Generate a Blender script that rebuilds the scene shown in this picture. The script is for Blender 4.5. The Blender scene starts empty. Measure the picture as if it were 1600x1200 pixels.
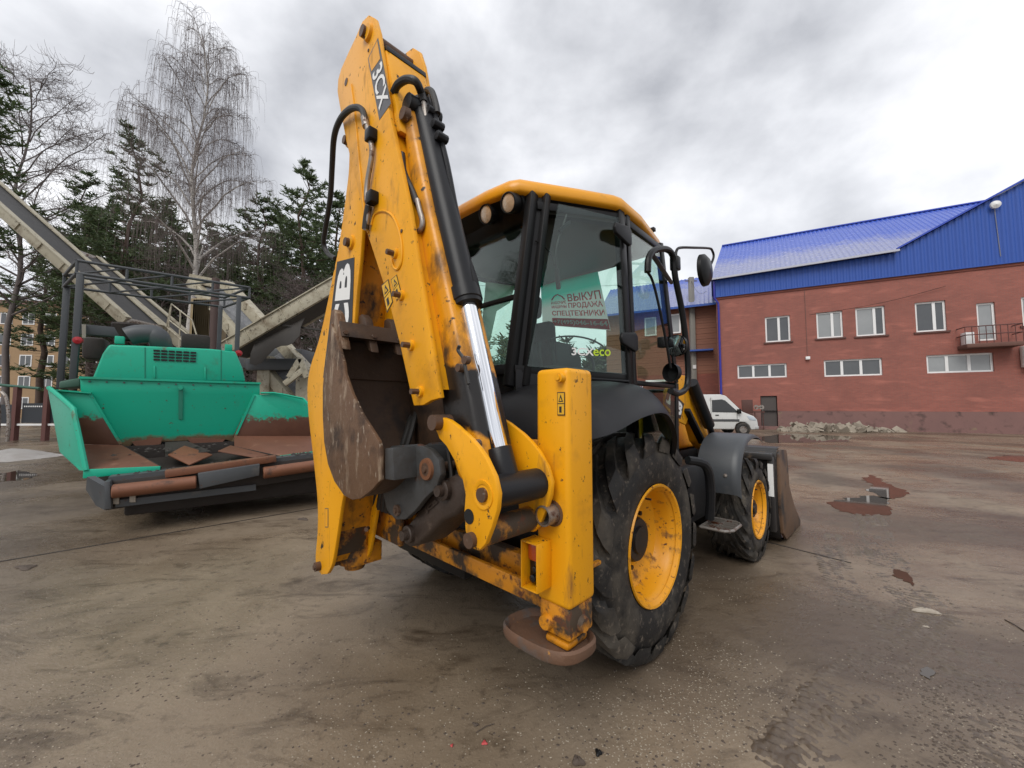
import bpy, bmesh, math, random
from mathutils import Vector, Matrix
R = math.radians
random.seed(7)
scn = bpy.context.scene
col = scn.collection
# ------------------------------------------------------------------ camera
F, CX, CY, H = 605.0, 800.0, 600.0, 1.462          # focal length and centre in photo pixels, eye height in metres
PITCH = math.atan(36 / 605.0)
cam = bpy.data.objects.new('camera', bpy.data.cameras.new('camera'))
col.objects.link(cam)
cam.data.sensor_width = 36.0
cam.data.lens = 36.0 * F / 1600.0
cam.data.clip_start, cam.data.clip_end = 0.05, 2000
cam.location = (0, 0, H)
cam.rotation_euler = (math.pi / 2 + PITCH, 0, 0)
scn.camera = cam
# ------------------------------------------------------------------ sky: Nishita almost wholly covered by cloud
world = bpy.data.worlds.new('World')
scn.world = world
world.use_nodes = True
wt = world.node_tree
wt.nodes.clear()
def wn(t, **k):
    n = wt.nodes.new(t)
    for a, b in k.items():
        setattr(n, a, b)
    return n
SUN_EL, SUN_AZ = R(48), R(205)
sky = wn('ShaderNodeTexSky', sky_type='NISHITA', sun_disc=False, sun_elevation=SUN_EL, sun_rotation=SUN_AZ)
bg1 = wn('ShaderNodeBackground'); bg1.inputs[1].default_value = 0.1
wt.links.new(sky.outputs[0], bg1.inputs[0])
tc = wn('ShaderNodeTexCoord')
mp = wn('ShaderNodeMapping'); mp.inputs['Scale'].default_value = (1, 1, 1.5); mp.inputs['Location'].default_value = (1.35, .6, .3)
wt.links.new(tc.outputs['Generated'], mp.inputs[0])
n1 = wn('ShaderNodeTexNoise'); n1.inputs['Scale'].default_value = 2.5; n1.inputs['Detail'].default_value = 7; n1.inputs['Roughness'].default_value = .52; n1.inputs['Distortion'].default_value = .1
wt.links.new(mp.outputs[0], n1.inputs[0])
rp = wn('ShaderNodeValToRGB')
rp.color_ramp.elements[0].position = .32; rp.color_ramp.elements[0].color = (.39, .40, .43, 1)
rp.color_ramp.elements[1].position = .66; rp.color_ramp.elements[1].color = (.92, .92, .94, 1)
e = rp.color_ramp.elements.new(.50); e.color = (.66, .67, .70, 1)
wt.links.new(n1.outputs[0], rp.inputs[0])
bg2 = wn('ShaderNodeBackground'); bg2.inputs[1].default_value = 1.06
wt.links.new(rp.outputs[0], bg2.inputs[0])
mx = wn('ShaderNodeMixShader'); mx.inputs[0].default_value = .93
wt.links.new(bg1.outputs[0], mx.inputs[1]); wt.links.new(bg2.outputs[0], mx.inputs[2])
wo = wn('ShaderNodeOutputWorld')
wt.links.new(mx.outputs[0], wo.inputs[0])
sun = bpy.data.objects.new('sun', bpy.data.lights.new('sun', 'SUN'))
col.objects.link(sun)
sun.data.energy = 1.5
sun.data.angle = R(35)
sun.data.color = (1, .97, .92)
sun.rotation_euler = (math.pi / 2 - SUN_EL, 0, math.pi - SUN_AZ + 0)
vs = scn.view_settings
vs.view_transform = 'Standard'; vs.look = 'None'; vs.gamma = 1; vs.use_curve_mapping = False
vs.exposure = 0.38
# ------------------------------------------------------------------ frames: photo pixel + one known plane -> point
cp_, sp_ = math.cos(PITCH), math.sin(PITCH)
def ray(px, py):
    a, b = (px - CX) / F, (CY - py) / F
    return Vector((a, cp_ - b * sp_, sp_ + b * cp_))
class Frame:
    def __init__(s, o, deg):
        s.o = Vector((o[0], o[1], 0)); s.a = R(deg)
        s.m = Matrix.Translation(s.o) @ Matrix.Rotation(s.a, 4, 'Z'); s.i = s.m.inverted()
    def __call__(s, px, py, x=None, y=None, z=None):
        c = s.i @ Vector((0, 0, H)); d = s.i.to_3x3() @ ray(px, py)
        k, val = (0, x) if x is not None else ((1, y) if y is not None else (2, z))
        return c + d * ((val - c[k]) / d[k])
    def root(s, name, label, cat, group=None):
        o = empty(name, s.o, s.a); return tag(o, label, cat, group)
# ------------------------------------------------------------------ objects
def tag(o, label=None, cat=None, group=None, kind=None):
    for k, v in (('label', label), ('category', cat), ('group', group), ('kind', kind)):
        if v: o[k] = v
    return o
def empty(name, loc=(0, 0, 0), rz=0.0, parent=None):
    o = bpy.data.objects.new(name, None); col.objects.link(o)
    o.location = loc; o.rotation_euler = (0, 0, rz); o.empty_display_size = .1
    if parent: o.parent = parent
    return o
def perp(d):
    d = d.normalized()
    a = Vector((0, 0, 1)) if abs(d.z) < .9 else Vector((1, 0, 0))
    x = d.cross(a).normalized()
    return x, d.cross(x).normalized()
class MB:
    def __init__(s): s.v = []; s.f = []; s.cut = []
    def add(s, vs, fs):
        s.cut.append((len(s.v), len(s.f))); n = len(s.v); s.v += [Vector(p) for p in vs]; s.f += [[i + n for i in f] for f in fs]; return s
    def box(s, lo, hi):
        x0, y0, z0 = lo; x1, y1, z1 = hi
        return s.add([(x0, y0, z0), (x1, y0, z0), (x1, y1, z0), (x0, y1, z0), (x0, y0, z1), (x1, y0, z1), (x1, y1, z1), (x0, y1, z1)],
                     [(0, 3, 2, 1), (4, 5, 6, 7), (0, 1, 5, 4), (1, 2, 6, 5), (2, 3, 7, 6), (3, 0, 4, 7)])
    def bar(s, p0, p1, w, d, up=(0, 0, 1)):
        p0, p1 = Vector(p0), Vector(p1); a = (p1 - p0).normalized(); u = Vector(up)
        x = a.cross(u)
        if x.length < 1e-4: x = perp(a)[0]
        x.normalize(); y = x.cross(a)
        c = [(-w / 2, -d / 2), (w / 2, -d / 2), (w / 2, d / 2), (-w / 2, d / 2)]
        return s.add([p + x * i + y * j for p in (p0, p1) for i, j in c], [(3, 2, 1, 0), (4, 5, 6, 7), (0, 1, 5, 4), (1, 2, 6, 5), (2, 3, 7, 6), (3, 0, 4, 7)])
    def prism(s, poly, off):
        poly = [Vector(p) for p in poly]; off = Vector(off); n = len(poly)
        nm = Vector((0, 0, 0))
        for i in range(n): nm += poly[i].cross(poly[(i + 1) % n])
        if nm.dot(off) > 0: poly = poly[::-1]
        return s.add(poly + [p + off for p in poly], [list(range(n)), list(range(2 * n - 1, n - 1, -1))] + [((i + 1) % n, i, n + i, n + (i + 1) % n) for i in range(n)])
    def cyl(s, p0, p1, r0, r1=None, n=20, caps=True):
        r1 = r0 if r1 is None else r1; p0, p1 = Vector(p0), Vector(p1); x, y = perp(p1 - p0)
        vs = [p + (x * math.cos(2 * math.pi * i / n) + y * math.sin(2 * math.pi * i / n)) * r for p, r in ((p0, r0), (p1, r1)) for i in range(n)]
        fs = [(i, n + i, n + (i + 1) % n, (i + 1) % n) for i in range(n)]
        if caps: fs += [list(range(n)), list(range(2 * n - 1, n - 1, -1))]
        return s.add(vs, fs)
    def tube(s, pts, r, n=8, r1=None, caps=True):
        pts = [Vector(p) for p in pts]; m = len(pts); vs = []; x = None
        for k, p in enumerate(pts):
            d = (pts[min(k + 1, m - 1)] - pts[max(k - 1, 0)]).normalized()
            if x is None: x, _ = perp(d)
            x = (x - d * x.dot(d)); x = x.normalized() if x.length > 1e-5 else perp(d)[0]
            y = d.cross(x); rr = r if r1 is None else r + (r1 - r) * k / (m - 1)
            vs += [p + (x * math.cos(2 * math.pi * i / n) + y * math.sin(2 * math.pi * i / n)) * rr for i in range(n)]
        fs = [(k * n + i, k * n + (i + 1) % n, (k + 1) * n + (i + 1) % n, (k + 1) * n + i) for k in range(m - 1) for i in range(n)]
        if caps: fs += [list(range(n))[::-1], [(m - 1) * n + i for i in range(n)]]
        return s.add(vs, fs)
    def lathe(s, prof, o, axis=(1, 0, 0), n=48):
        o, ax = Vector(o), Vector(axis).normalized(); x, y = perp(ax); m = len(prof)
        vs = [o + ax * a + (x * math.cos(2 * math.pi * i / n) + y * math.sin(2 * math.pi * i / n)) * r for a, r in prof for i in range(n)]
        return s.add(vs, [(k * n + i, k * n + (i + 1) % n, (k + 1) * n + (i + 1) % n, (k + 1) * n + i) for k in range(m - 1) for i in range(n)])
    def grid(s, rows):
        w = len(rows[0]); h = len(rows)
        return s.add([p for r in rows for p in r], [(j * w + i, j * w + i + 1, (j + 1) * w + i + 1, (j + 1) * w + i) for j in range(h - 1) for i in range(w - 1)])
    def mesh(s, name, bevel=0, segs=2, smooth=35, fix=True, solid=0):
        me = bpy.data.meshes.new(name); me.from_pydata([tuple(p) for p in s.v], [], s.f)
        if bevel or fix or solid:
            bm = bmesh.new(); bm.from_mesh(me)
            if fix: bmesh.ops.recalc_face_normals(bm, faces=bm.faces)
            if solid:
                bmesh.ops.solidify(bm, geom=bm.faces[:], thickness=solid)
            if bevel:
                es = [e for e in bm.edges if len(e.link_faces) == 2 and e.calc_face_angle(0) > R(28)]
                bmesh.ops.bevel(bm, geom=es, offset=bevel, segments=segs, affect='EDGES', clamp_overlap=True, profile=.5)
            bm.to_mesh(me); bm.free()
        if smooth:
            me.shade_smooth(); me.set_sharp_from_angle(angle=R(smooth))
        return me
    def build(s, name, mat, parent=None, **k):
        me = s.mesh(name, **k); o = bpy.data.objects.new(name, me); col.objects.link(o)
        me.materials.append(mat)
        if parent: o.parent = parent
        return o
    # one object per primitive
    def build_each(s, name, mat, parent=None, **k):
        ends = s.cut[1:] + [(len(s.v), len(s.f))]; out = []
        for (v0, f0), (v1, f1) in zip(s.cut, ends):
            b = MB(); b.v = s.v[v0:v1]; b.f = [[i - v0 for i in f] for f in s.f[f0:f1]]; out.append(b.build(name, mat, parent, **k))
        return out
def dup(o, parent=None):
    c = o.copy(); col.objects.link(c)
    if parent: c.parent = parent
    return c
def copy_tree(o, parent=None):
    c = dup(o, parent)
    for ch in [k for k in o.children]: copy_tree(ch, c)
    return c
def smooth_path(pts, k=6):
    pts = [Vector(p) for p in pts]; out = []
    for i in range(len(pts) - 1):
        a, b, c, d = pts[max(i - 1, 0)], pts[i], pts[i + 1], pts[min(i + 2, len(pts) - 1)]
        for j in range(k):
            t = j / k
            out.append(.5 * ((2 * b) + (c - a) * t + (2 * a - 5 * b + 4 * c - d) * t * t + (3 * b - a - 3 * c + d) * t ** 3))
    return out + [pts[-1]]
def text_mesh(body, quad, name, mat, parent, bold=.03, lift=.003, shear=0, depth=.0015):
    """lettering as thin raised mesh, fitted into a quad (bl, br, tr, tl)"""
    cu = bpy.data.curves.new('lettering', 'FONT'); cu.body = body; cu.offset = bold; cu.shear = shear; cu.resolution_u = 3
    t = bpy.data.objects.new('lettering', cu); col.objects.link(t)
    dg = bpy.context.evaluated_depsgraph_get(); me = bpy.data.meshes.new_from_object(t.evaluated_get(dg))
    bpy.data.objects.remove(t); bpy.data.curves.remove(cu)
    xs = [v.co.x for v in me.vertices]; ys = [v.co.y for v in me.vertices]
    x0, x1, y0, y1 = min(xs), max(xs), min(ys), max(ys)
    bl, br, tr, tl = [Vector(q) for q in quad]; nrm = (br - bl).cross(tl - bl).normalized()
    for v in me.vertices:
        a, b = (v.co.x - x0) / (x1 - x0), (v.co.y - y0) / (y1 - y0)
        v.co = (bl * (1 - a) + br * a) * (1 - b) + (tl * (1 - a) + tr * a) * b + nrm * lift
    me.materials.clear(); me.materials.append(mat); me.name = name
    o = bpy.data.objects.new(name, me); col.objects.link(o); o.parent = parent
    return o
def panel(quad, name, mat, parent, lift=.0015, th=.001):
    q = [Vector(p) for p in quad]; n = (q[1] - q[0]).cross(q[3] - q[0]).normalized()
    return MB().prism([p + n * (lift - th) for p in q], n * th).build(name, mat, parent, smooth=0)
def subquad(quad, a0, a1, b0, b1):
    bl, br, tr, tl = [Vector(q) for q in quad]
    def f(a, b): return (bl * (1 - a) + br * a) * (1 - b) + (tl * (1 - a) + tr * a) * b
    return [f(a0, b0), f(a1, b0), f(a1, b1), f(a0, b1)]
# ------------------------------------------------------------------ materials
MATS = {}
def mat(name, base, rough=.5, metal=0.0, base2=None, nscale=3.0, layers=(), bump=None, spec=.5, coat=0, stretch=(1, 1, 1), emit=None):
    """layers: (colour, noise scale, lo, hi, roughness, (sx,sy,sz), detail)"""
    if name in MATS: return MATS[name]
    m = bpy.data.materials.new(name); m.use_nodes = True; t = m.node_tree; N = t.nodes; K = t.links
    b = N['Principled BSDF']; b.inputs['Metallic'].default_value = metal; b.inputs['Specular IOR Level'].default_value = spec
    b.inputs['Roughness'].default_value = rough
    if coat: b.inputs['Coat Weight'].default_value = coat; b.inputs['Coat Roughness'].default_value = .12
    c4 = lambda c: (c[0], c[1], c[2], 1)
    tcn = N.new('ShaderNodeTexCoord')
    def noise(sc, st, det=5, rg=.6, loc=(0, 0, 0)):
        mpn = N.new('ShaderNodeMapping'); mpn.inputs['Scale'].default_value = st; mpn.inputs['Location'].default_value = loc; K.new(tcn.outputs['Object'], mpn.inputs[0])
        nn = N.new('ShaderNodeTexNoise'); nn.inputs['Scale'].default_value = sc; nn.inputs['Detail'].default_value = det; nn.inputs['Roughness'].default_value = rg
        K.new(mpn.outputs[0], nn.inputs[0]); return nn.outputs[0]
    def mixc(f, a, c):
        x = N.new('ShaderNodeMix'); x.data_type = 'RGBA'; K.new(f, x.inputs[0])
        if hasattr(a, 'is_output'): K.new(a, x.inputs[6])
        else: x.inputs[6].default_value = c4(a)
        x.inputs[7].default_value = c4(c); return x.outputs[2]
    cur = base; rcur = None
    if base2: cur = mixc(noise(nscale, stretch), base, base2)
    for i, l in enumerate(layers):
        c, sc, lo, hi, rg, st, det = (list(l) + [rough, (1, 1, 1), 6][len(l) - 4:])[:7]
        nn = noise(sc, st, det, .62, (i * 7.3 + 1.7, i * 3.1, i * 5.7))
        mr = N.new('ShaderNodeMapRange'); mr.inputs[1].default_value = lo; mr.inputs[2].default_value = hi; K.new(nn, mr.inputs[0])
        cur = mixc(mr.outputs[0], cur, c)
        rx = N.new('ShaderNodeMix'); rx.data_type = 'FLOAT'; K.new(mr.outputs[0], rx.inputs[0])
        if rcur is None: rx.inputs[2].default_value = rough
        else: K.new(rcur, rx.inputs[2])
        rx.inputs[3].default_value = rg; rcur = rx.outputs[0]
    if hasattr(cur, 'is_output'): K.new(cur, b.inputs['Base Color'])
    else: b.inputs['Base Color'].default_value = c4(cur)
    if rcur is not None: K.new(rcur, b.inputs['Roughness'])
    if bump:
        bn = N.new('ShaderNodeBump'); bn.inputs['Strength'].default_value = bump[1]; bn.inputs['Distance'].default_value = bump[2] if len(bump) > 2 else .01
        K.new(noise(bump[0], (1, 1, 1), 6), bn.inputs['Height']); K.new(bn.outputs[0], b.inputs['Normal'])
    if emit: b.inputs['Emission Color'].default_value = c4(emit[0]); b.inputs['Emission Strength'].default_value = emit[1]
    MATS[name] = m; return m
def glass(name, tint, refl=.08, rough=.0):
    m = bpy.data.materials.new(name); m.use_nodes = True; t = m.node_tree; N = t.nodes; K = t.links; N.clear()
    tr = N.new('ShaderNodeBsdfTransparent'); tr.inputs[0].default_value = (*tint, 1)
    gl = N.new('ShaderNodeBsdfGlossy'); gl.inputs['Roughness'].default_value = rough; gl.inputs[0].default_value = (1, 1, 1, 1)
    # Schlick reflectance, the same from both sides of the pane
    ge = N.new('ShaderNodeNewGeometry'); dt = N.new('ShaderNodeVectorMath'); dt.operation = 'DOT_PRODUCT'; K.new(ge.outputs['Incoming'], dt.inputs[0]); K.new(ge.outputs['Normal'], dt.inputs[1])
    def mt(op, x, y=None, z=None):
        q = N.new('ShaderNodeMath'); q.operation = op; q.use_clamp = op != 'ABSOLUTE'
        for i, w in enumerate((x, y, z)):
            if w is None: continue
            if hasattr(w, 'is_output'): K.new(w, q.inputs[i])
            else: q.inputs[i].default_value = w
        return q
    p5 = mt('POWER', mt('SUBTRACT', 1.0, mt('ABSOLUTE', dt.outputs['Value']).outputs[0]).outputs[0], 5.0)
    ad = mt('MULTIPLY_ADD', p5.outputs[0], .92, .04 + refl)
    mxs = N.new('ShaderNodeMixShader'); K.new(ad.outputs[0], mxs.inputs[0]); K.new(tr.outputs[0], mxs.inputs[1]); K.new(gl.outputs[0], mxs.inputs[2])
    o = N.new('ShaderNodeOutputMaterial'); K.new(mxs.outputs[0], o.inputs[0]); return m
RUST = (.10, .035, .015); GRIME = (.035, .025, .017); MUD = (.12, .085, .055)
YEL = (.82, .375, .004)
m_yel = mat('yellow_paint', YEL, .42, base2=(.76, .325, .004), nscale=2.5, spec=.38, layers=[((.46, .20, .012), 4, .55, .80, .55), ((.30, .13, .02), 11, .60, .74, .6, (1, 1, .22)), (GRIME, 17, .635, .675, .7), (RUST, 55, .655, .70, .8, (1, 1, .5))], bump=(45, .07))
m_yeld = mat('yellow_paint_greasy', (.76, .33, .005), .34, base2=(.60, .22, .006), nscale=3, coat=.05, spec=.4, layers=[((.30, .12, .014), 4, .48, .70, .5), ((.045, .028, .015), 7, .52, .66, .55, (1, 1, .5)), (GRIME, 22, .60, .66, .6)], bump=(40, .1))
m_yelw = mat('yellow_paint_worn', (.70, .28, .008), .45, base2=(.55, .2, .01), nscale=4, layers=[((.055, .035, .02), 6, .44, .56, .7, (1, 1, 1)), (RUST, 18, .56, .64, .8)], bump=(45, .25))
m_roof = mat('yellow_roof_paint', (.80, .36, .012), .35, base2=(.74, .31, .01), nscale=2, coat=.08, spec=.4, layers=[((.5, .24, .03), 9, .62, .85, .5)])
m_black = mat('black_plastic', (.010, .0105, .012), .46, base2=(.015, .015, .016), nscale=5, layers=[((.04, .037, .034), 6, .58, .9, .6)], bump=(300, .05), spec=.22)
m_frame = mat('cab_frame_black', (.007, .007, .008), .4, base2=(.012, .012, .012), nscale=6, spec=.2)
m_ram = mat('black_ram_paint', (.009, .0095, .011), .38, base2=(.016, .016, .018), nscale=9, layers=[((.05, .043, .036), 11, .62, .85, .6)], bump=(80, .06), spec=.25)
m_chrome = mat('chrome_rod', (.82, .83, .85), .1, metal=1)
m_steel = mat('bare_steel', (.32, .29, .26), .42, metal=.8, layers=[(RUST, 14, .52, .64, .8)])
m_rustpin = mat('greasy_pin_steel', (.075, .05, .036), .5, metal=.3, base2=(.14, .075, .045), nscale=30, layers=[((.25, .2, .17), 35, .62, .7, .4)])
m_bucket = mat('worn_bucket_steel', (.17, .095, .05), .55, metal=.15, base2=(.10, .05, .026), nscale=5, layers=[((.05, .03, .02), 5, .50, .66, .8), ((.30, .22, .15), 15, .56, .70, .5, (1, 1, .3)), ((.36, .29, .22), 60, .61, .68, .5, (1, 1, .3))], bump=(35, .3))
m_bucketin = mat('bucket_inside_rust', (.05, .029, .017), .6, metal=.1, base2=(.085, .045, .024), nscale=5, layers=[((.16, .11, .07), 8, .62, .8, .8), ((.02, .013, .01), 5, .52, .7, .6)], bump=(30, .3))
m_grey = mat('grey_casting', (.045, .048, .05), .5, metal=.2, base2=(.07, .07, .07), nscale=9, layers=[(RUST, 12, .60, .7, .8), ((.03, .024, .018), 5, .5, .7, .6)], bump=(40, .15))
m_link = mat('brown_oily_casting', (.035, .026, .021), .45, metal=.2, base2=(.06, .038, .027), nscale=8, layers=[((.11, .08, .06), 15, .6, .75, .6)], bump=(50, .25))
m_tyre = mat('tyre_rubber', (.013, .0125, .012), .62, base2=(.022, .020, .018), nscale=7, spec=.3, layers=[((.10, .085, .066), 3.5, .46, .72, .85), ((.17, .14, .11), 24, .57, .74, .9)], bump=(70, .25))
m_rim = mat('yellow_rim_paint', (.78, .35, .008), .38, base2=(.70, .29, .008), nscale=4, spec=.4, layers=[((.20, .09, .025), 11, .56, .68, .7), (RUST, 30, .60, .66, .8)], bump=(50, .08))
m_glass = glass('cab_glass', (.80, .90, .86), .0)
m_interior = mat('cab_interior', (.018, .018, .019), .6, base2=(.03, .03, .03), nscale=6)
m_hose = mat('hose_rubber', (.013, .013, .013), .5, base2=(.03, .027, .024), nscale=20)
m_white = mat('white_print', (.80, .80, .78), .45)
m_blackp = mat('black_print', (.014, .014, .016), .4)
m_greyp = mat('grey_print', (.085, .085, .09), .45)
m_lime = mat('lime_print', (.50, .68, .03), .45)
m_warn = mat('warning_label_yellow', (.72, .40, .02), .5)
m_lampglass = mat('lamp_lens', (.62, .52, .40), .12, metal=.35, spec=.8, bump=(60, .35))
m_orange = mat('orange_lens', (.42, .06, .01), .2, spec=.7)
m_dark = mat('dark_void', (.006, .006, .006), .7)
def wear_mat(name, base, base2, z0, spread, under, under2, nsc=6, soft=.03, rough=.42):
    """paint worn to rust below a ragged line at height z0"""
    m = mat(name, base, rough, base2=base2, nscale=2, spec=.45, layers=[((base[0] + .03, base[1] * .55, base[2] * .55), 3, .60, .8, .6), (RUST, 24, .66, .70, .8)])
    N = m.node_tree.nodes; K = m.node_tree.links; b = N['Principled BSDF']
    t = N.new('ShaderNodeTexCoord'); s = N.new('ShaderNodeSeparateXYZ'); K.new(t.outputs['Object'], s.inputs[0])
    n = N.new('ShaderNodeTexNoise'); n.inputs['Scale'].default_value = nsc; n.inputs['Detail'].default_value = 9; n.inputs['Roughness'].default_value = .72; K.new(t.outputs['Object'], n.inputs[0])
    ma = N.new('ShaderNodeMath'); ma.operation = 'MULTIPLY_ADD'; K.new(n.outputs[0], ma.inputs[0]); ma.inputs[1].default_value = -spread; K.new(s.outputs[2], ma.inputs[2])
    mr = N.new('ShaderNodeMapRange'); mr.inputs[1].default_value = z0 - spread * .5 + soft; mr.inputs[2].default_value = z0 - spread * .5 - soft; K.new(ma.outputs[0], mr.inputs[0])
    n2 = N.new('ShaderNodeTexNoise'); n2.inputs['Scale'].default_value = 7; K.new(t.outputs['Object'], n2.inputs[0])
    u = N.new('ShaderNodeMix'); u.data_type = 'RGBA'; K.new(n2.outputs[0], u.inputs[0]); u.inputs[6].default_value = (*under, 1); u.inputs[7].default_value = (*under2, 1)
    src = b.inputs['Base Color'].links[0].from_socket; x = N.new('ShaderNodeMix'); x.data_type = 'RGBA'; K.new(mr.outputs[0], x.inputs[0]); K.new(src, x.inputs[6]); K.new(u.outputs[2], x.inputs[7]); K.new(x.outputs[2], b.inputs['Base Color'])
    return m
# ================================================================== GROUND
def ground_mat():
    m = bpy.data.materials.new('wet_muddy_concrete'); m.use_nodes = True; N = m.node_tree.nodes; K = m.node_tree.links; b = N['Principled BSDF']
    t = N.new('ShaderNodeTexCoord')
    def nz(sc, det=6, rg=.6, st=(1, 1, 1), loc=(0, 0, 0), dist=0):
        mp = N.new('ShaderNodeMapping'); mp.inputs['Scale'].default_value = st; mp.inputs['Location'].default_value = loc; K.new(t.outputs['Object'], mp.inputs[0])
        n = N.new('ShaderNodeTexNoise'); n.inputs['Scale'].default_value = sc; n.inputs['Detail'].default_value = det; n.inputs['Roughness'].default_value = rg; n.inputs['Distortion'].default_value = dist; K.new(mp.outputs[0], n.inputs[0]); return n.outputs[0]
    def rng(v, lo, hi, a=0.0, c=1.0):
        r = N.new('ShaderNodeMapRange'); r.inputs[1].default_value = lo; r.inputs[2].default_value = hi; r.inputs[3].default_value = a; r.inputs[4].default_value = c; K.new(v, r.inputs[0]); return r.outputs[0]
    def mix(f, a, c):
        x = N.new('ShaderNodeMix'); x.data_type = 'RGBA'; K.new(f, x.inputs[0])
        for i, q in ((6, a), (7, c)):
            if isinstance(q, tuple): x.inputs[i].default_value = (*q, 1)
            else: K.new(q, x.inputs[i])
        return x.outputs[2]
    big = nz(.22, 5, .6, dist=.6); mid = nz(1.1, 6, .62, loc=(3, 1, 0), dist=.4); fine = nz(9, 6, .7); grain = nz(70, 4, .7); swirl = nz(3.0, 8, .72, (.5, 1.3, 1), (9, 2, 0), .9)
    c = mix(rng(mid, .3, .7), (.165, .122, .080), (.280, .218, .152))
    c = mix(rng(big, .42, .62), c, (.190, .148, .108))
    c = mix(rng(swirl, .52, .70), c, (.075, .052, .033))
    c = mix(rng(fine, .56, .72, 0, .75), c, (.055, .038, .025))
    c = mix(rng(grain, .60, .76, 0, .7), c, (.42, .36, .28))
    gr2 = nz(38, 3, .6, loc=(5, 5, 0))
    c = mix(rng(gr2, .64, .72, 0, .8), c, (.05, .036, .026))
    damp = nz(.33, 4, .55, loc=(4.4, 2.2, 0), dist=.5)
    c = mix(rng(damp, .45, .58, 0, .70), c, (.068, .048, .032))
    K.new(c, b.inputs['Base Color'])
    wet = nz(.55, 6, .62, loc=(1, 7, 0), dist=.7)
    ro = N.new('ShaderNodeMath'); ro.operation = 'MULTIPLY_ADD'; K.new(fine, ro.inputs[0]); ro.inputs[1].default_value = .35; K.new(rng(wet, .34, .56, .38, .06), ro.inputs[2]); K.new(ro.outputs[0], b.inputs['Roughness'])
    b.inputs['Specular IOR Level'].default_value = .5
    h = N.new('ShaderNodeMath'); h.operation = 'MULTIPLY_ADD'; K.new(fine, h.inputs[0]); h.inputs[1].default_value = .6; K.new(mid, h.inputs[2])
    h2 = N.new('ShaderNodeMath'); h2.operation = 'MULTIPLY_ADD'; K.new(grain, h2.inputs[0]); h2.inputs[1].default_value = .22; K.new(h.outputs[0], h2.inputs[2])
    bp = N.new('ShaderNodeBump'); bp.inputs['Strength'].default_value = .34; bp.inputs['Distance'].default_value = .035; K.new(h2.outputs[0], bp.inputs['Height']); K.new(bp.outputs[0], b.inputs['Normal'])
    return m
m_ground = ground_mat()
g = MB().add([(-400, -80, 0), (400, -80, 0), (400, 600, 0), (-400, 600, 0)], [(0, 1, 2, 3)]).build('ground', m_ground, smooth=0); g['kind'] = 'structure'
WF = Frame((0, 0), 0)
# slab joint: a sunken steel edge between two concrete slabs
a_, b_ = WF(-60, 888, z=0), WF(560, 783, z=0)
MB().bar(a_ + Vector((0, 0, .002)), b_ + Vector((0, 0, .002)), .022, .006).build('slab_joint', mat('joint_dark', (.03, .024, .02), .6), smooth=0)['kind'] = 'structure'
a_, b_ = WF(1190, 845, z=0), WF(1330, 880, z=0)
MB().bar(a_ + Vector((0, 0, .002)), b_ + Vector((0, 0, .002)), .016, .006).build('slab_joint', MATS['joint_dark'], smooth=0)['kind'] = 'structure'
# puddles
def water_mat():
    m = bpy.data.materials.new('puddle_water'); m.use_nodes = True; N = m.node_tree.nodes; K = m.node_tree.links; b = N['Principled BSDF']
    b.inputs['Base Color'].default_value = (.05, .036, .026, 1); b.inputs['Roughness'].default_value = .03; b.inputs['IOR'].default_value = 1.33; b.inputs['Specular IOR Level'].default_value = .8
    t = N.new('ShaderNodeTexCoord'); n = N.new('ShaderNodeTexNoise'); n.inputs['Scale'].default_value = 7; K.new(t.outputs['Object'], n.inputs[0])
    bp = N.new('ShaderNodeBump'); bp.inputs['Strength'].default_value = .012; bp.inputs['Distance'].default_value = .01; K.new(n.outputs[0], bp.inputs['Height']); K.new(bp.outputs[0], b.inputs['Normal']); return m
m_water = water_mat()
def puddle(pts, jag=.05):
    rnd = random.Random(len(pts) * 31 + int(pts[0][0]))
    base = [WF(a, b, z=0) for a, b in pts]; out = []
    n = len(base)
    for i in range(n):
        a, b = base[i], base[(i + 1) % n]
        k = max(3, int((b - a).length / .09))
        for j in range(k):
            t = j / k; p = a.lerp(b, t); w = min(jag, (b - a).length * .2)
            out.append(p + Vector((rnd.uniform(-w, w), rnd.uniform(-w, w), 0)))
    bm = MB(); bm.prism([p + Vector((0, 0, .001)) for p in out], (0, 0, .003)); o = bm.build('puddle', m_water, smooth=0); o['kind'] = 'structure'
puddle([(1345, 748), (1362, 742), (1378, 752), (1402, 762), (1424, 772), (1405, 779), (1384, 781), (1368, 772), (1352, 766), (1366, 758)])
puddle([(1292, 784), (1330, 778), (1360, 774), (1388, 778), (1390, 790), (1388, 804), (1352, 806), (1312, 800), (1298, 792)])
puddle([(1390, 893), (1402, 890), (1418, 896), (1427, 907), (1424, 915), (1412, 906), (1400, 903)], .02)
puddle([(1437, 1046), (1450, 1042), (1460, 1050), (1452, 1062), (1440, 1056)], .01)
puddle([(1540, 716), (1575, 711), (1640, 716), (1640, 722), (1590, 722)], .08)
puddle([(1180, 684), (1230, 677), (1330, 682), (1325, 690), (1250, 692), (1200, 692)], .05)
puddle([(0, 740), (30, 735), (62, 742), (40, 750), (5, 752)], .05)
# ================================================================== BACKHOE LOADER (local x = its right, y = its front)
MF = Frame((.06, 3.0), -44.6)
bh = MF.root('backhoe_loader', 'yellow and black backhoe loader with its digging arm folded upright behind the cab', 'backhoe loader')
def pu(pts, u): return [MF(a, b, y=u) for a, b in pts]
def shift(pts, du): return [p + Vector((0, du, 0)) for p in pts]
V3 = Vector
def bolt(mb, p, ax, r=.014, h=.02): mb.cyl(p, V3(p) + V3(ax).normalized() * h, r, r * .9, n=8)
NORM = (0, -1, 0)
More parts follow.
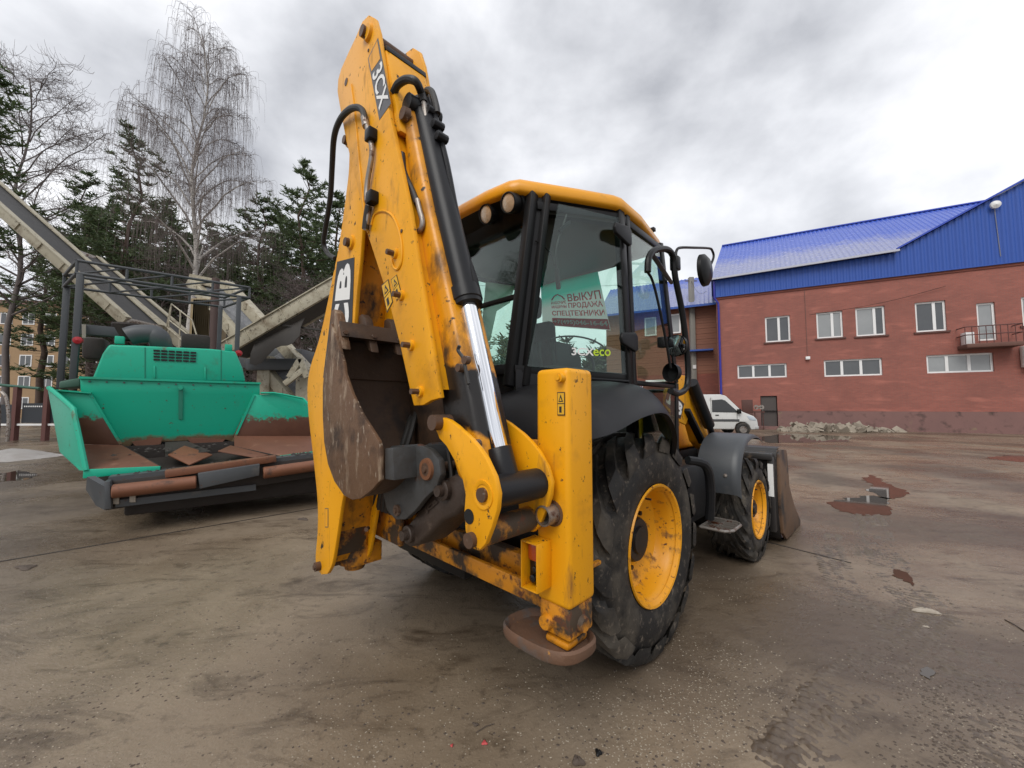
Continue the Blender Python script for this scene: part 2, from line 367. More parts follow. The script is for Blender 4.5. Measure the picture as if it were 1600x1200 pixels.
# ---------------- wheels
def tyre(name_mat, c, Rr, w, rr, side, nl, parent, lug_h=.04, lw=.115):
    """c: centre of the outer face plane; side=+1 outer face looks to +x"""
    h = w / 2
    prof = [(-h * .80, rr), (-h * .96, rr + .04), (-h, rr + (Rr - rr) * .45), (-h * .96, Rr - lug_h - .085), (-h * .82, Rr - lug_h - .02), (-h * .5, Rr - lug_h), (0, Rr - lug_h + .004), (h * .5, Rr - lug_h), (h * .82, Rr - lug_h - .02), (h * .96, Rr - lug_h - .085), (h, rr + (Rr - rr) * .45), (h * .96, rr + .04), (h * .80, rr)]
    m = MB(); ctr = V3((c[0] - side * h, c[1], c[2])); m.lathe(prof, ctr, (side, 0, 0), 72)
    n0 = len(m.v)
    def P(x, ang, r): return ctr + V3((x, -math.cos(ang) * r, math.sin(ang) * r))
    for s in (-1, 1):
        for k in range(nl):
            a0 = 2 * math.pi * (k + (.5 if s > 0 else 0)) / nl
            sw = lw / Rr
            st = [(.02 * s, 0.0, 1.0), (h * .5 * s, -.26, 1.0), (h * .84 * s, -.43, .992), (h * .975 * s, -.49, .950), (h * 1.012 * s, -.53, .885)]
            rows = []
            for x, da, rf in st:
                da *= .80 / Rr * 1.0; top = Rr * rf; bot = Rr - lug_h - .05
                if rf < .99: bot = top - .03
                ww = sw * (1.0 if abs(x) < h * .9 else 1.15)
                rows.append([P(x * (.985 if rf < .99 else 1), a0 + da - ww * .62, bot), P(x, a0 + da - ww * .45, top), P(x, a0 + da + ww * .45, top), P(x * (.985 if rf < .99 else 1), a0 + da + ww * .62, bot)])
            b = len(m.v)
            m.add([p for r in rows for p in r], [])
            fs = []
            for j in range(len(rows) - 1):
                for i in range(3): fs.append((b + j * 4 + i, b + j * 4 + i + 1, b + j * 4 + i + 5, b + j * 4 + i + 4))
            fs += [(b, b + 1, b + 2, b + 3), tuple(b + (len(rows) - 1) * 4 + i for i in (3, 2, 1, 0))]
            m.f += fs
    return m.build('tyre', name_mat, parent, smooth=40)
def wheel(name, c, Rr, w, rr, side, nl, dish, hubr, lug_h, label=None):
    e = empty(name, (0, 0, 0), 0, bh)
    if label: e['label'] = label
    tyre(m_tyre, c, Rr, w, rr - .015, side, nl, e, lug_h, .125 if Rr > .6 else .085)
    o = V3((c[0] - side * .022, c[1], c[2]))
    rim = MB().lathe([(-.008, rr - .02), (.016, rr - .005), (.02, rr + .008), (.01, rr + .012), (-.002, rr - .004), (-.02, rr - .02), (-.05, rr - .035), (-.09, rr - .04), (-.13, rr - .055), (-dish * .75, rr - .06), (-dish, rr - .12), (-dish - .004, hubr + .03), (-dish + .01, hubr), (-dish + .01, 0.001)], o, (side, 0, 0), 64).build('rim', m_rim, e, smooth=40)
    hub = MB().lathe([(-dish, hubr * 1.02), (-dish + .05, hubr), (-dish + .07, hubr * .92), (-dish + .07, hubr * .62), (-dish + .085, hubr * .58), (-dish + .085, .001)], o, (side, 0, 0), 32)
    for k in range(8):
        a = k * math.pi / 4; p = o + V3((side * (-dish), math.cos(a) * (hubr + .045), math.sin(a) * (hubr + .045)))
        hub.cyl(p, p + V3((side * .025, 0, 0)), .014, n=6)
    hub.build('hub', m_ram, e)
    mb = MB(); p = o + V3((side * -.01, -.1, rr - .06)); mb.cyl(p, p + V3((side * .035, 0, 0)), .006, n=6); mb.build('valve', m_ram, e)
    return e
RW, FW = .655, .485
wheel('rear_wheel', (1.035, .11, RW - .01), RW, .44, .342, 1, 17, .175, .135, .034)
wheel('rear_wheel', (-1.035, .11, RW - .01), RW, .44, .342, -1, 17, .175, .135, .034)
wheel('front_wheel', (1.10, 2.21, FW - .01), FW, .35, .265, 1, 15, .10, .09, .032)
wheel('front_wheel', (-1.10, 2.21, FW - .01), FW, .35, .265, -1, 15, .10, .09, .032)
# ---------------- chassis, axles, tanks
m = MB().box((-.36, -.82, .52), (.36, 2.75, .98)); m.box((-.30, -.5, .98), (.30, 1.0, 1.15))
m.cyl((-.9, .11, .645), (.9, .11, .645), .12); m.cyl((-.8, 2.21, .475), (.8, 2.21, .475), .08); m.box((-.3, 1.95, .4), (.3, 2.4, .6))
m.build('chassis', m_frame, bh, bevel=.01)
MB().box((.40, .78, .50), (.86, 1.55, .98)).build('fuel_tank', m_black, bh, bevel=.05)
MB().box((-.86, .78, .50), (-.40, 1.55, .98)).build('battery_box', m_black, bh, bevel=.05)
# ---------------- rear frame
fr = MB()
fr.box((-1.02, -.952, .655), (1.02, -.925, .735)); fr.box((-1.02, -.925, .665), (1.02, -.86, .69)); fr.box((-1.02, -.86, .655), (1.02, -.80, .79))
fr.box((-1.02, -.84, 1.225), (1.02, -.76, 1.31)); fr.box((-1.02, -.81, .79), (-.90, -.76, 1.225)); fr.box((.90, -.81, .79), (1.02, -.76, 1.225))
fr.box((-1.02, -.80, .70), (1.02, -.50, .72))
fr.build('rear_frame', m_yelw, bh, bevel=.006)
MB().box((-.9, -.70, .73), (.9, -.66, 1.24)).build('rear_bulkhead', m_frame, bh)
# ---------------- stabiliser legs
def leg(sx):
    e = empty('stabilizer_leg', (0, 0, 0), 0, bh)
    X = lambda a, b: (min(a * sx, b * sx), max(a * sx, b * sx))
    x0, x1 = X(1.012, 1.178)
    MB().box((x0, -.975, .70), (x1, -.80, 1.615)).build('outer_tube', m_yel, e, bevel=.022, segs=3)
    x0, x1 = X(1.028, 1.165)
    m = MB().box((x0 - .006, -.966, .585), (x1 + .006, -.81, .705)); m.box((x0 + .012, -.955, .54), (x1 - .012, -.82, .57))
    m.build('inner_tube', m_yelw, e, bevel=.012)
    m = MB(); m.cyl((sx * 1.06, -.965, .625), (sx * 1.06, -.984, .625), .032, .026, n=18); m.cyl((sx * 1.172, -.89, .63), (sx * 1.19, -.89, .63), .034, .026, n=18)
    m.build_each('pivot_boss', m_yelw, e)
    # foot pad: dished, rounded plate
    cx, cy, a, b = sx * 1.07, -.905, .135, .215
    def ring(s, z, dz=0):
        out = []
        for i in range(40):
            t = 2 * math.pi * i / 40; c_, s_ = math.cos(t), math.sin(t)
            ex = abs(c_) ** .7 * (1 if c_ > 0 else -1); ey = abs(s_) ** .7 * (1 if s_ > 0 else -1)
            # long axis along the machine's width + towards its back
            px, py = ex * b * s, ey * a * s
            out.append(V3((cx - sx * .055 + sx * px * .86 + sx * py * .10, cy + py * .95 + px * .02, z)))
        return out
    rows = [ring(.02, .538), ring(.6, .535), ring(.84, .533), ring(.90, .553), ring(.96, .560), ring(1.0, .550), ring(1.0, .522), ring(.97, .512), ring(.5, .508), ring(.02, .508)]
    m = MB()
    m.grid([r + [r[0]] for r in rows])
    bm = m.build('foot_pad', mat('rusty_foot_pad', (.10, .058, .036), .7, base2=(.16, .08, .045), nscale=9, layers=[((.09, .085, .08), 6, .5, .62, .6), ((.55, .24, .02), 16, .66, .72, .5)], bump=(40, .3)), e, smooth=32)
    # tail lamp box on the rear face
    x0, x1 = X(1.008, 1.092)
    t = .006; y0, y1, z0, z1 = -1.06, -.976, .768, .948
    m = MB().box((x0, y0, z0), (x0 + t, y1, z1)); m.box((x1 - t, y0, z0), (x1, y1, z1)); m.box((x0 + t, y0, z1 - t), (x1 - t, y1, z1)); m.box((x0 + t, y0, z0), (x1 - t, y1, z0 + t))
    m.build('lamp_box', m_yel, e, bevel=.002)
    MB().box((x0 + .012, -1.035, .868), (x1 - .012, -.98, .938)).build('turn_lens', m_orange, e, bevel=.01)
    m = MB().box((x0 + .012, -1.02, .782), (x1 - .012, -.98, .866)); m.cyl((x0 + .045, -1.02, .84), (x0 + .045, -1.035, .84), .012, n=10); m.cyl((x0 + .04, -1.02, .805), (x0 + .04, -1.04, .805), .015, n=10)
    m.build('lamp_insert', mat('broken_lamp_black', (.008, .008, .009), .25, layers=[((.2, .2, .19), 40, .68, .74, .3)]), e, bevel=.004)
    x = sx * 1.10
    m = MB(); m.lathe([(0, .040), (.062, .039), (.064, .033), (.01, .031), (.01, .001)], (x, -.974, 1.05), (0, -1, 0), 24); m.build('lock_pin_tube', m_steel, e)
    MB().lathe([(0, .05), (.006, .05), (.008, .041)], (x, -.974, 1.05), (0, -1, 0), 24).build('pin_collar', mat('rust_weld', (.11, .05, .02), .8), e)
    m = MB(); m.cyl((sx * 1.15, -.974, 1.575), (sx * 1.15, -1.0, 1.575), .018, n=14); m.cyl((sx * 1.15, -1.0, 1.575), (sx * 1.15, -1.006, 1.575), .011, n=12); m.build('top_pin', m_yel, e)
    q = [(sx * 1.128, -.977, 1.43), (sx * 1.164, -.977, 1.43), (sx * 1.164, -.977, 1.52), (sx * 1.128, -.977, 1.52)]
    if sx < 0: q = [q[1], q[0], q[3], q[2]]
    warn_label(q, e)
    m = MB(); m.box((min(sx * .985, sx * 1.012), -.93, 1.30), (max(sx * .985, sx * 1.012), -.86, 1.46)); m.build('hose_bracket', m_yel, e, bevel=.01)
    return e
def warn_label(q, parent):
    panel(q, 'warning_label', m_blackp, parent, .001)
    for b0, b1 in ((.04, .48), (.52, .96)):
        panel(subquad(q, .08, .92, b0, b1), 'label_field', m_warn, parent, .002)
    s = subquad(q, .2, .8, .58, .9); bl, br, tr, tl = s
    n = (br - bl).cross(tl - bl).normalized()
    MB().prism([bl + n * .0022, br + n * .0022, (tl + tr) / 2 + n * .0022], n * .0006).build('label_triangle', m_blackp, parent, smooth=0)
    s2 = [p + n * .0008 for p in subquad(s, .25, .75, .12, .55)]
    MB().prism([s2[0] + n * .0022, s2[1] + n * .0022, (s2[2] + s2[3]) / 2 + n * .0022], n * .0006).build('label_triangle', m_warn, parent, smooth=0)
    s3 = subquad(q, .3, .6, .12, .38)
    panel(s3, 'label_figure', m_blackp, parent, .003)
leg(1); leg(-1)
# ---------------- kingpost carriage
cx = -.38
m = MB().box((cx - .30, -.985, .64), (cx + .34, -.955, 1.33)); m.box((cx - .30, -1.0, 1.25), (cx + .34, -.83, 1.29))
m.cyl((cx, -1.10, .50), (cx, -1.10, .62), .10, .10, 24); m.cyl((cx, -1.10, 1.02), (cx, -1.10, 1.14), .10, .10, 24); m.box((cx - .1, -1.10, .5), (cx + .1, -.97, .62)); m.box((cx - .1, -1.10, 1.02), (cx + .1, -.97, 1.14))
m.build('kingpost_carriage', m_yelw, bh, bevel=.008)
m = MB().cyl((cx, -1.10, .46), (cx, -1.10, 1.2), .06, n=20); m.box((cx - .05, -1.26, .60), (cx + .12, -1.08, 1.0)); m.build('kingpost', m_yelw, bh, bevel=.01)
# ---------------- boom (folded upright, its plane across the machine)
bo = empty('boom', (0, 0, 0), 0, bh)
UB0, UB1 = -1.285, -1.045
pairs = [((546, 214), (572, 232)), ((545, 262), (571, 290)), ((541, 300), (568, 330)), ((530, 380), (563, 400)), ((520, 430), (558, 450)), ((508, 490), (553, 510)), ((497, 535), (550, 560)), ((485, 572), (547, 600)), ((480, 605), (546, 640)), ((482, 650), (546, 690)), ((487, 695), (545, 725)), ((492, 740), (541, 755)), ((496, 785), (534, 785)), ((496, 830), (527, 832)), ((493, 866), (521, 870)), ((494, 886), (517, 886)), ((502, 898), (511, 897))]
Lp = smooth_path(pu([a for a, b in pairs], UB0), 3); Rp = smooth_path(pu([b for a, b in pairs], UB0), 3)
out = Lp + Rp[::-1]
MB().prism(out, (0, .022, 0)).build('side_plate', m_yel, bo, bevel=.004)
MB().prism(shift(out, UB1 - UB0 - .022), (0, .022, 0)).build('side_plate', m_yel, bo, bevel=.004)
def lerp(a, b, t): return a + (b - a) * t
inn = [lerp(a, b, .10) for a, b in zip(Lp, Rp)][2:-4] + [lerp(a, b, .80) for a, b in zip(Lp, Rp)][2:-4][::-1]
MB().prism(shift(inn, .022), (0, UB1 - UB0 - .044, 0)).build('web', m_yeld, bo)
m = MB(); p = MF(500, 884, y=UB0); m.cyl(p + V3((0, -.03, 0)), p + V3((0, .30, 0)), .026, n=20); bolt(m, p + V3((0, -.03, 0)), NORM, .016, .008); m.build('foot_pin', m_rustpin, bo)
m = MB()
for q in ((546, 222), (548, 380)):
    p = MF(*q, y=UB0); m.cyl(p + V3((0, .01, 0)), p + V3((0, -.035, 0)), .026, .024, n=20)
m.build_each('pivot_pin', m_rustpin, bo)
m = MB()
for q in ((546, 222), (548, 380)):
    p = MF(*q, y=UB0) + V3((.012, 0, 0)); m.cyl(p, p + V3((0, -.014, 0)), .042, .038, n=24)
m.build_each('pin_boss', m_yel, bo)
p = MF(575, 825, y=-1.15)
m = MB(); m.cyl(p, p + V3((.02, -.02, 0)), .012, n=10); m.build('grease_point', m_rustpin, bo)
dq = [MF(a, b, y=UB0 - .0012) for a, b in ((534, 600), (527, 409), (554, 402), (547, 598))]   # runs up the boom
dq = [dq[0], dq[3], dq[2], dq[1]]
lq = [MF(a, b, y=UB0 - .0012) for a, b in ((547, 598), (554, 402), (527, 409), (505, 590))]
panel(lq, 'decal', m_blackp, bo, .001)
for ch, a0, a1 in (('J', .03, .33), ('C', .355, .64), ('B', .665, .965)):
    text_mesh(ch, subquad(lq, a0, a1, .14, .86), 'decal_letter', m_white, bo, bold=.045, lift=.002)
# small maker's plate low on the boom
mq = [MF(a, b, y=UB0 - .001) for a, b in ((508, 824), (513, 824), (513, 794), (508, 794))]
panel(mq, 'small_plate', m_greyp, bo, .001); panel(subquad(mq, .12, .88, .04, .96), 'plate_field', m_yel, bo, .002)
# ---------------- dipper: knuckle and box section with wear pad bolts
di = empty('dipper', (0, 0, 0), 0, bh)
UD0, UD1 = -1.315, -1.02
dl = [(576, 23), (566, 33), (556, 57), (545, 80), (533, 107), (528, 125), (527, 143), (530, 162), (535, 190), (541, 222), (549, 254), (560, 300), (569, 340), (574, 366), (586, 403), (605, 462), (625, 540), (640, 608), (646, 634)]
dr = [(661, 633), (673, 626), (687, 622), (677, 560), (664, 480), (652, 410), (640, 330), (625, 258), (609, 182), (599, 105), (591, 50), (585, 28)]
dout = pu(dl + dr, UD0)
MB().prism(dout, (0, .025, 0)).build('side_plate', m_yel, di, bevel=.005)
MB().prism(shift(dout, UD1 - UD0 - .025), (0, .025, 0)).build('side_plate', m_yel, di, bevel=.005)
ib = pu([(577, 372), (590, 420), (609, 480), (628, 560), (640, 612), (682, 608), (660, 478), (647, 408), (635, 330), (620, 258), (604, 182), (592, 110), (583, 110), (592, 182), (600, 258), (600, 340)], UD0)
MB().prism(shift(ib, .025), (0, UD1 - UD0 - .05, 0)).build('web', m_yel, di)
m = MB()
for q, r in (((573, 53), .030), ((541, 128), .022)):
    p = MF(*q, y=UD0); m.cyl(p + V3((0, -.03 if r > .025 else -.002, 0)), p + V3((0, .3, 0)), r, n=20)
m.build_each('knuckle_pin', m_rustpin, di)
m = MB(); p = MF(577, 52, y=UD0); m.cyl(p, p + V3((0, -.016, 0)), .045, .04, n=24); m.build('pin_boss', m_yel, di)
MB().tube(smooth_path(pu([(549, 132), (555, 180), (561, 245), (569, 325), (575, 365)], UD0 - .001), 4), .005, 6).build('weld_bead', m_yel, di)
# doubler on the side plate
db = smooth_path(pu([(581, 352), (586, 335), (600, 330), (614, 338), (624, 360), (629, 385), (628, 410), (622, 421), (616, 418), (612, 405)], UD0), 3)
m = MB()
m.tube([p + V3((0, -.002, 0)) for p in db], .006, 6); m.build('weld_bead', m_yel, di)
for q in ((615, 399), (625, 464), (640, 542), (654, 614)):
    p = MF(q[0] + 3, q[1] - 2, y=UD0)
    b = MB().cyl(p, p + V3((0, -.012, 0)), .024, .022, n=16).build('wear_pad_bolt', m_yel, di)
    m = MB(); m.cyl(p + V3((0, -.012, 0)), p + V3((0, -.045, 0)), .013, n=6); m.build('bolt_end', m_rustpin, b)
for q in ((628, 361), (576, 79 + 0)): 
    p = MF(*q, y=UD0); MB().cyl(p + V3((0, .001, 0)), p + V3((0, -.004, 0)), .008, n=10).build('plug', m_rustpin, di)
# warning labels on the dipper
for quad in (((605, 489), (614, 472), (607, 436), (596, 446)), ((620, 471), (627, 456), (620, 429), (611, 437))):
    warn_label([MF(a, b, y=UD0 - .001) for a, b in quad], di)
# 3CX badge on the knuckle
bq = pu([(575, 95), (591, 60), (611, 160), (593, 188)], UD0 - .001)
MB().prism(shift(pu([(575, 92), (591, 59), (611, 162), (593, 188)], UD0), -.0014), (0, .001, 0)).build('badge', m_greyp, di, smooth=0)
MB().prism(shift(pu([(576.5, 92), (590, 64), (594.5, 92), (581, 112)], UD0), -.0026), (0, .001, 0)).build('badge_field', m_yel, di, smooth=0)
tq = pu([(582, 118), (593, 174), (608, 155), (597, 94)], UD0 - .001)
text_mesh('3CX', tq, 'badge_letters', m_white, di, bold=.02, lift=.0025)
kb = pu([(582, 72), (596, 70), (603, 110), (618, 200), (606, 205), (588, 120)], UD0)
MB().prism(shift(kb, .026), (0, UD1 - UD0 - .052, 0)).build('knuckle_block', m_yel, di, bevel=.02)
kc = pu([(583, 66), (596, 64), (597, 72), (584, 75)], UD0)
MB().prism(shift(kc, .03), (0, UD1 - UD0 - .06, 0)).build('knuckle_cap', m_ram, di, bevel=.004)
# ---------------- inner dipper (greasy sliding section)
UI0, UI1 = -1.255, -1.075
def slide_mat():
    m = m_yeld.copy(); m.name = 'yellow_slide_grease'; N = m.node_tree.nodes; K = m.node_tree.links; b = N['Principled BSDF']
    t = N.new('ShaderNodeTexCoord'); s = N.new('ShaderNodeSeparateXYZ'); K.new(t.outputs['Object'], s.inputs[0])
    n = N.new('ShaderNodeTexNoise'); n.inputs['Scale'].default_value = 6; n.inputs['Detail'].default_value = 6; K.new(t.outputs['Object'], n.inputs[0])
    d = N.new('ShaderNodeMath'); d.operation = 'SUBTRACT'; K.new(s.outputs[2], d.inputs[0]); d.inputs[1].default_value = 1.47
    ab = N.new('ShaderNodeMath'); ab.operation = 'ABSOLUTE'; K.new(d.outputs[0], ab.inputs[0])
    mr = N.new('ShaderNodeMapRange'); mr.inputs[1].default_value = .02; mr.inputs[2].default_value = .30; mr.inputs[3].default_value = .62; mr.inputs[4].default_value = -.4; K.new(ab.outputs[0], mr.inputs[0])
    ad = N.new('ShaderNodeMath'); ad.operation = 'ADD'; K.new(mr.outputs[0], ad.inputs[0]); K.new(n.outputs[0], ad.inputs[1])
    m2 = N.new('ShaderNodeMapRange'); m2.inputs[1].default_value = .62; m2.inputs[2].default_value = .72; K.new(ad.outputs[0], m2.inputs[0])
    src = b.inputs['Base Color'].links[0].from_socket; x = N.new('ShaderNodeMix'); x.data_type = 'RGBA'; K.new(m2.outputs[0], x.inputs[0]); K.new(src, x.inputs[6]); x.inputs[7].default_value = (.013, .011, .010, 1); K.new(x.outputs[2], b.inputs['Base Color'])
    return m
m_slide = slide_mat()
il = [(624, 168), (640, 300), (656, 400), (672, 500), (684, 600), (694, 680), (712, 745), (728, 765)]
ir = [(748, 758), (756, 738), (748, 690), (733, 610), (715, 530), (694, 430), (671, 330), (648, 215), (638, 165)]
MB().prism(pu(il + ir, UI0), (0, UI1 - UI0, 0)).build('inner_dipper', m_slide, bh, bevel=.03, segs=3)
m = MB()
p = MF(637, 181, y=UI0); m.cyl(p, p + V3((0, -.03, 0)), .034, .03, n=18)
for q in ((732, 563), (749, 693), (665, 448), (722, 575)):
    p = MF(*q, y=UI0); m.cyl(p, p + V3((0, -.022, 0)), .016, n=14)
m.build_each('pad_bolt', m_rustpin, di)
# ---------------- bucket ram
ra = empty('bucket_ram', (0, 0, 0), 0, bh)
UR = -1.165
a, b, c, d = [MF(*q, y=UR) for q in ((662, 182), (728, 462), (732, 476), (788, 742))]
MB().tube([a, lerp(a, b, .03), lerp(a, b, .97), b], .058, 24).build('barrel', m_ram, ra)
ax = (b - a).normalized()
MB().lathe([(-.03, .059), (-.028, .067), (.03, .067), (.034, .062), (.05, .060), (.052, .037)], b, ax, 28).build('gland', m_ram, ra)
MB().cyl(b + ax * .04, d, .036, n=28).build('rod', m_chrome, ra)
m = MB(); m.cyl(d - ax * .10, d + ax * .05, .052, .055, n=20); m.build('rod_end', m_ram, ra, bevel=.004)
MB().lathe([(-.17, .0362), (-.17, .0368), (-.10, .0372), (-.10, .0362)], d, ax, 24).build('rod_grease', m_ram, ra)
m = MB(); q = a - ax * .03; m.lathe([(-.05, .055), (.03, .062)], q, ax, 20); m.cyl(q + V3((0, -.09, 0)), q + V3((0, .09, 0)), .045, n=18); m.build('barrel_eye', m_ram, ra)
# steel feed pipe along the barrel
side_ = V3((.75, -.2, .3)).normalized()
pp = [MF(x, y, y=UR + .02) for x, y in ((672, 150), (681, 185), (690, 220), (700, 262), (713, 330), (727, 390), (741, 433), (744, 447), (738, 453))]
MB().tube(smooth_path(pp, 4), .0125, 8).build('feed_pipe', m_ram, ra)
m = MB()
for q in ((676, 175), (684, 196), (690, 215)):
    p = MF(*q, y=UR + .01); m.cyl(p + V3((0, -.03, 0)), p + V3((0, .03, 0)), .022, n=8)
m.build_each('pipe_union', m_ram, ra, bevel=.003)
# ---------------- tipping lever (two curved yellow plates) and its tubes
le = empty('tipping_lever', (0, 0, 0), 0, bh)
ll = [(683, 655), (690, 652), (701, 656), (712, 664), (733, 683), (746, 698), (758, 715), (772, 745), (778, 772), (776, 797), (768, 824), (758, 850), (748, 861), (740, 858), (733, 850), (727, 830), (725, 800), (727, 773), (722, 747), (710, 720), (697, 697), (686, 685), (680, 670)]
UL0, UL1 = -1.305, -1.03
lo_ = pu(ll, UL0)
for dy in (0, UL1 - UL0):
    MB().prism(shift(lo_, dy), (0, .022, 0)).build('lever_plate', m_yel, le, bevel=.004)
def cross(q, r, mt, nm, y0=0.0, y1=0.0, n=24):
    p = MF(*q, y=UL0); return MB().cyl(p + V3((0, y0, 0)), p + V3((0, UL1 - UL0 + y1, 0)), r, n=n).build(nm, mt, le)
cross((755, 773), .058, m_ram, 'rod_pivot_tube', .023, -.0005)
cross((755, 773), .024, m_rustpin, 'pivot_pin', -.012, .034)
cross((742, 836), .046, m_yelw, 'lower_tube', .023, -.0005)
cross((738, 843), .026, m_rustpin, 'pivot_pin', -.02, .034)
cross((686, 660), .030, m_rustpin, 'pivot_pin', -.034, .03)
cross((733, 807), .026, m_dark, 'spare_bore', -.002, -.27)
p = MF(755, 773, y=UL0); MB().lathe([(0, .05), (-.0, .034), (.002, .034), (.004, .038), (.004, .049), (0, .05)], p, NORM, 28).build('bore_ring', m_yel, le)
# ---------------- tipping link
tl = empty('tipping_link', (0, 0, 0), 0, bh)
q = [(629, 846), (629, 830), (640, 815), (672, 772), (690, 750), (708, 742), (724, 746), (730, 765), (724, 792), (712, 805), (690, 815), (668, 838), (650, 853), (638, 856)]
MB().prism(pu(q, -1.255), (0, .17, 0)).build('casting', m_link, tl, bevel=.018, segs=3)
m = MB()
for qq, r in (((642, 834), .038), ((697, 765), .040)):
    p = MF(*qq, y=-1.255); m.lathe([(-.01, r), (.02, r), (.024, r * .85), (.024, r * .6), (.045, r * .55), (.045, .001)], p, NORM, 24)
p = MF(654, 791, y=-1.255); m.lathe([(-.01, .02), (.012, .018), (.012, .010), (.004, .009), (.004, .001)], p, NORM, 18)
m.build_each('pin_boss', m_link, tl)
q = [MF(a, b, y=-1.258) for a, b in ((666, 806), (690, 786), (682, 776), (660, 797))]
text_mesh('JCB', subquad(q, .08, .92, .15, .85), 'cast_letters', m_link, tl, bold=.04, lift=.003)
# ---------------- digging bucket
bk = empty('digging_bucket', (0, 0, 0), 0, bh)
K0, K1 = -1.425, -.90
sp = [(516, 505), (525, 528), (536, 567), (538, 583), (549, 615), (564, 647), (580, 672), (591, 690), (594, 707), (594, 750), (580, 766), (563, 779), (550, 781), (537, 774), (522, 752), (512, 725), (506, 690), (504, 650), (504, 605), (507, 575), (511, 550), (514, 525)]
so = pu(sp, K0)
MB().prism(so, (0, .018, 0)).build('side_plate', m_bucket, bk, bevel=.003)
MB().prism(shift(so, K1 - K0 - .018), (0, .018, 0)).build('side_plate', m_bucketin, bk, bevel=.003)
shell = [so[0]] + so[::-1][0:13]     # lip, round the back, to the hinge side
shell = smooth_path(pu([(518, 500), (512, 535), (507, 575), (504, 620), (505, 660), (509, 700), (517, 737), (531, 764), (550, 778), (570, 773), (588, 757), (594, 740), (594, 706)], K0), 3)
ctr = MF(545, 660, y=K0)
inner = [p + (ctr - p).normalized() * .02 for p in shell]
m = MB()
for a_, b_ in zip(range(len(shell) - 1), range(1, len(shell))):
    pass
rows = [[p + V3((0, .019, 0)) for p in shell], [p + V3((0, K1 - K0 - .019, 0)) for p in shell]]
m.grid(rows); m.grid([[p + V3((0, .019, 0)) for p in inner], [p + V3((0, K1 - K0 - .019, 0)) for p in inner]][::-1])
m.build('shell', m_bucketin, bk, fix=False, smooth=50)
lipq = pu([(513, 502), (524, 500), (530, 524), (516, 530)], K0)
MB().prism(shift(lipq, .018), (0, K1 - K0 - .036, 0)).build('cutting_edge', m_bucketin, bk, bevel=.004)
for k in range(4):
    y = K0 + .012 + k * (K1 - K0 - .075) / 3
    tp = pu([(512, 506), (513, 486), (517, 482), (522, 490), (527, 520), (531, 545), (526, 542), (519, 520)], K0)
    MB().prism(shift(tp, y - K0), (0, .045, 0)).build('tooth', m_bucket if k == 0 else m_bucketin, bk, bevel=.006)
    p = tp[5] + V3((0, y - K0, -.0)); 
    m = MB(); q0 = tp[4] + V3((.004, y - K0 + .022, 0)); m.cyl(q0, q0 + V3((.02, 0, .006)), .013, n=6); m.build('tooth_bolt', m_rustpin, bk)
# crease inside
cr = pu([(540, 590)], K0)[0]
m = MB(); c0 = lerp(shell[6], ctr, .02); m.tube([shell[7] + V3((.024, .02, 0)), shell[7] + V3((.024, K1 - K0 - .02, 0))], .005, 6); m.build('weld_bead', m_bucketin, bk)
hb = pu([(594, 702), (641, 697), (644, 742), (596, 750)], -1.34)
hb = pu([(594, 701), (606, 700), (608, 752), (594, 750)], K0)
MB().prism(shift(hb, .02), (0, K1 - K0 - .04, 0)).build('hinge_box', m_grey, bk, bevel=.005)
eq = [(610, 697), (650, 694), (671, 702), (685, 719), (688, 742), (681, 763), (664, 778), (648, 798), (633, 812), (617, 812), (604, 797), (598, 770), (600, 720)]
for y in (-1.30, -1.10):
    MB().prism(shift(pu(eq, -1.30), y + 1.30), (0, .03, 0)).build('hinge_ear', m_grey, bk, bevel=.005)
m = MB()
for qq, r in (((668, 733), .026), ((622, 797), .024)):
    p = MF(*qq, y=-1.30); m.lathe([(-.02, r), (.012, r), (.012, r * .5), (.02, r * .45), (.02, .001)], p, NORM, 16); m.cyl(p, p + V3((0, .22, 0)), r * .8, n=14)
m.build_each('hinge_pin', m_rustpin, bk)
m = MB(); p = MF(668, 733, y=-1.30)
m.lathe([(.0, .045), (.012, .042), (.012, .026)], p, NORM, 20); m.build('pin_collar', mat('rust_collar', RUST, .8, base2=(.2, .08, .03), nscale=30), bk)
# ---------------- hoses and pipes on the arm
def hose(pts, u, r, mt=m_hose, par=None, nm='hose', k=6):
    if not isinstance(u, (list, tuple)): u = [u] * len(pts)
    return MB().tube(smooth_path([MF(a, b, y=w) for (a, b), w in zip(pts, u)], k), r, 10).build(nm, mt, par or di)
hose([(524, 404), (512, 396), (506, 380), (508, 360), (516, 310), (519, 260), (522, 215), (531, 188), (545, 172), (558, 168), (567, 174), (571, 190)], [-1.15, -1.15, -1.17, -1.2, -1.24, -1.28, -1.32, -1.34, -1.35, -1.35, -1.34, -1.335], .017)
hose([(571, 190), (578, 215), (581, 240), (574, 285), (573, 310), (576, 325), (574, 345), (571, 360)], -1.335, .013, m_steel, nm='steel_pipe')
hose([(569, 182), (572, 198)], -1.336, .019, m_steel, nm='hose_ferrule')
hose([(576, 322), (573, 340), (571, 358)], -1.337, .018, m_hose, nm='hose_ferrule')
for q in ((586, 215), (588, 312)):
    p = MF(*q, y=UD0); MB().box(p - V3((.028, .045, .03)), p + V3((.03, 0, .03))).build('pipe_clamp', m_frame, di, bevel=.006)
hose([(615, 145), (622, 132), (636, 124), (650, 128), (658, 145), (662, 160)], [-1.28, -1.28, -1.27, -1.25, -1.2, -1.19], .019)
hose([(661, 155), (664, 175), (666, 195)], -1.19, .014, m_steel, nm='steel_pipe')
hose([(664, 150), (668, 142), (675, 145), (681, 165), (683, 178)], -1.14, .018)
hose([(628, 240), (632, 270), (645, 300), (652, 318)], [-1.27, -1.27, -1.265, -1.265], .015)
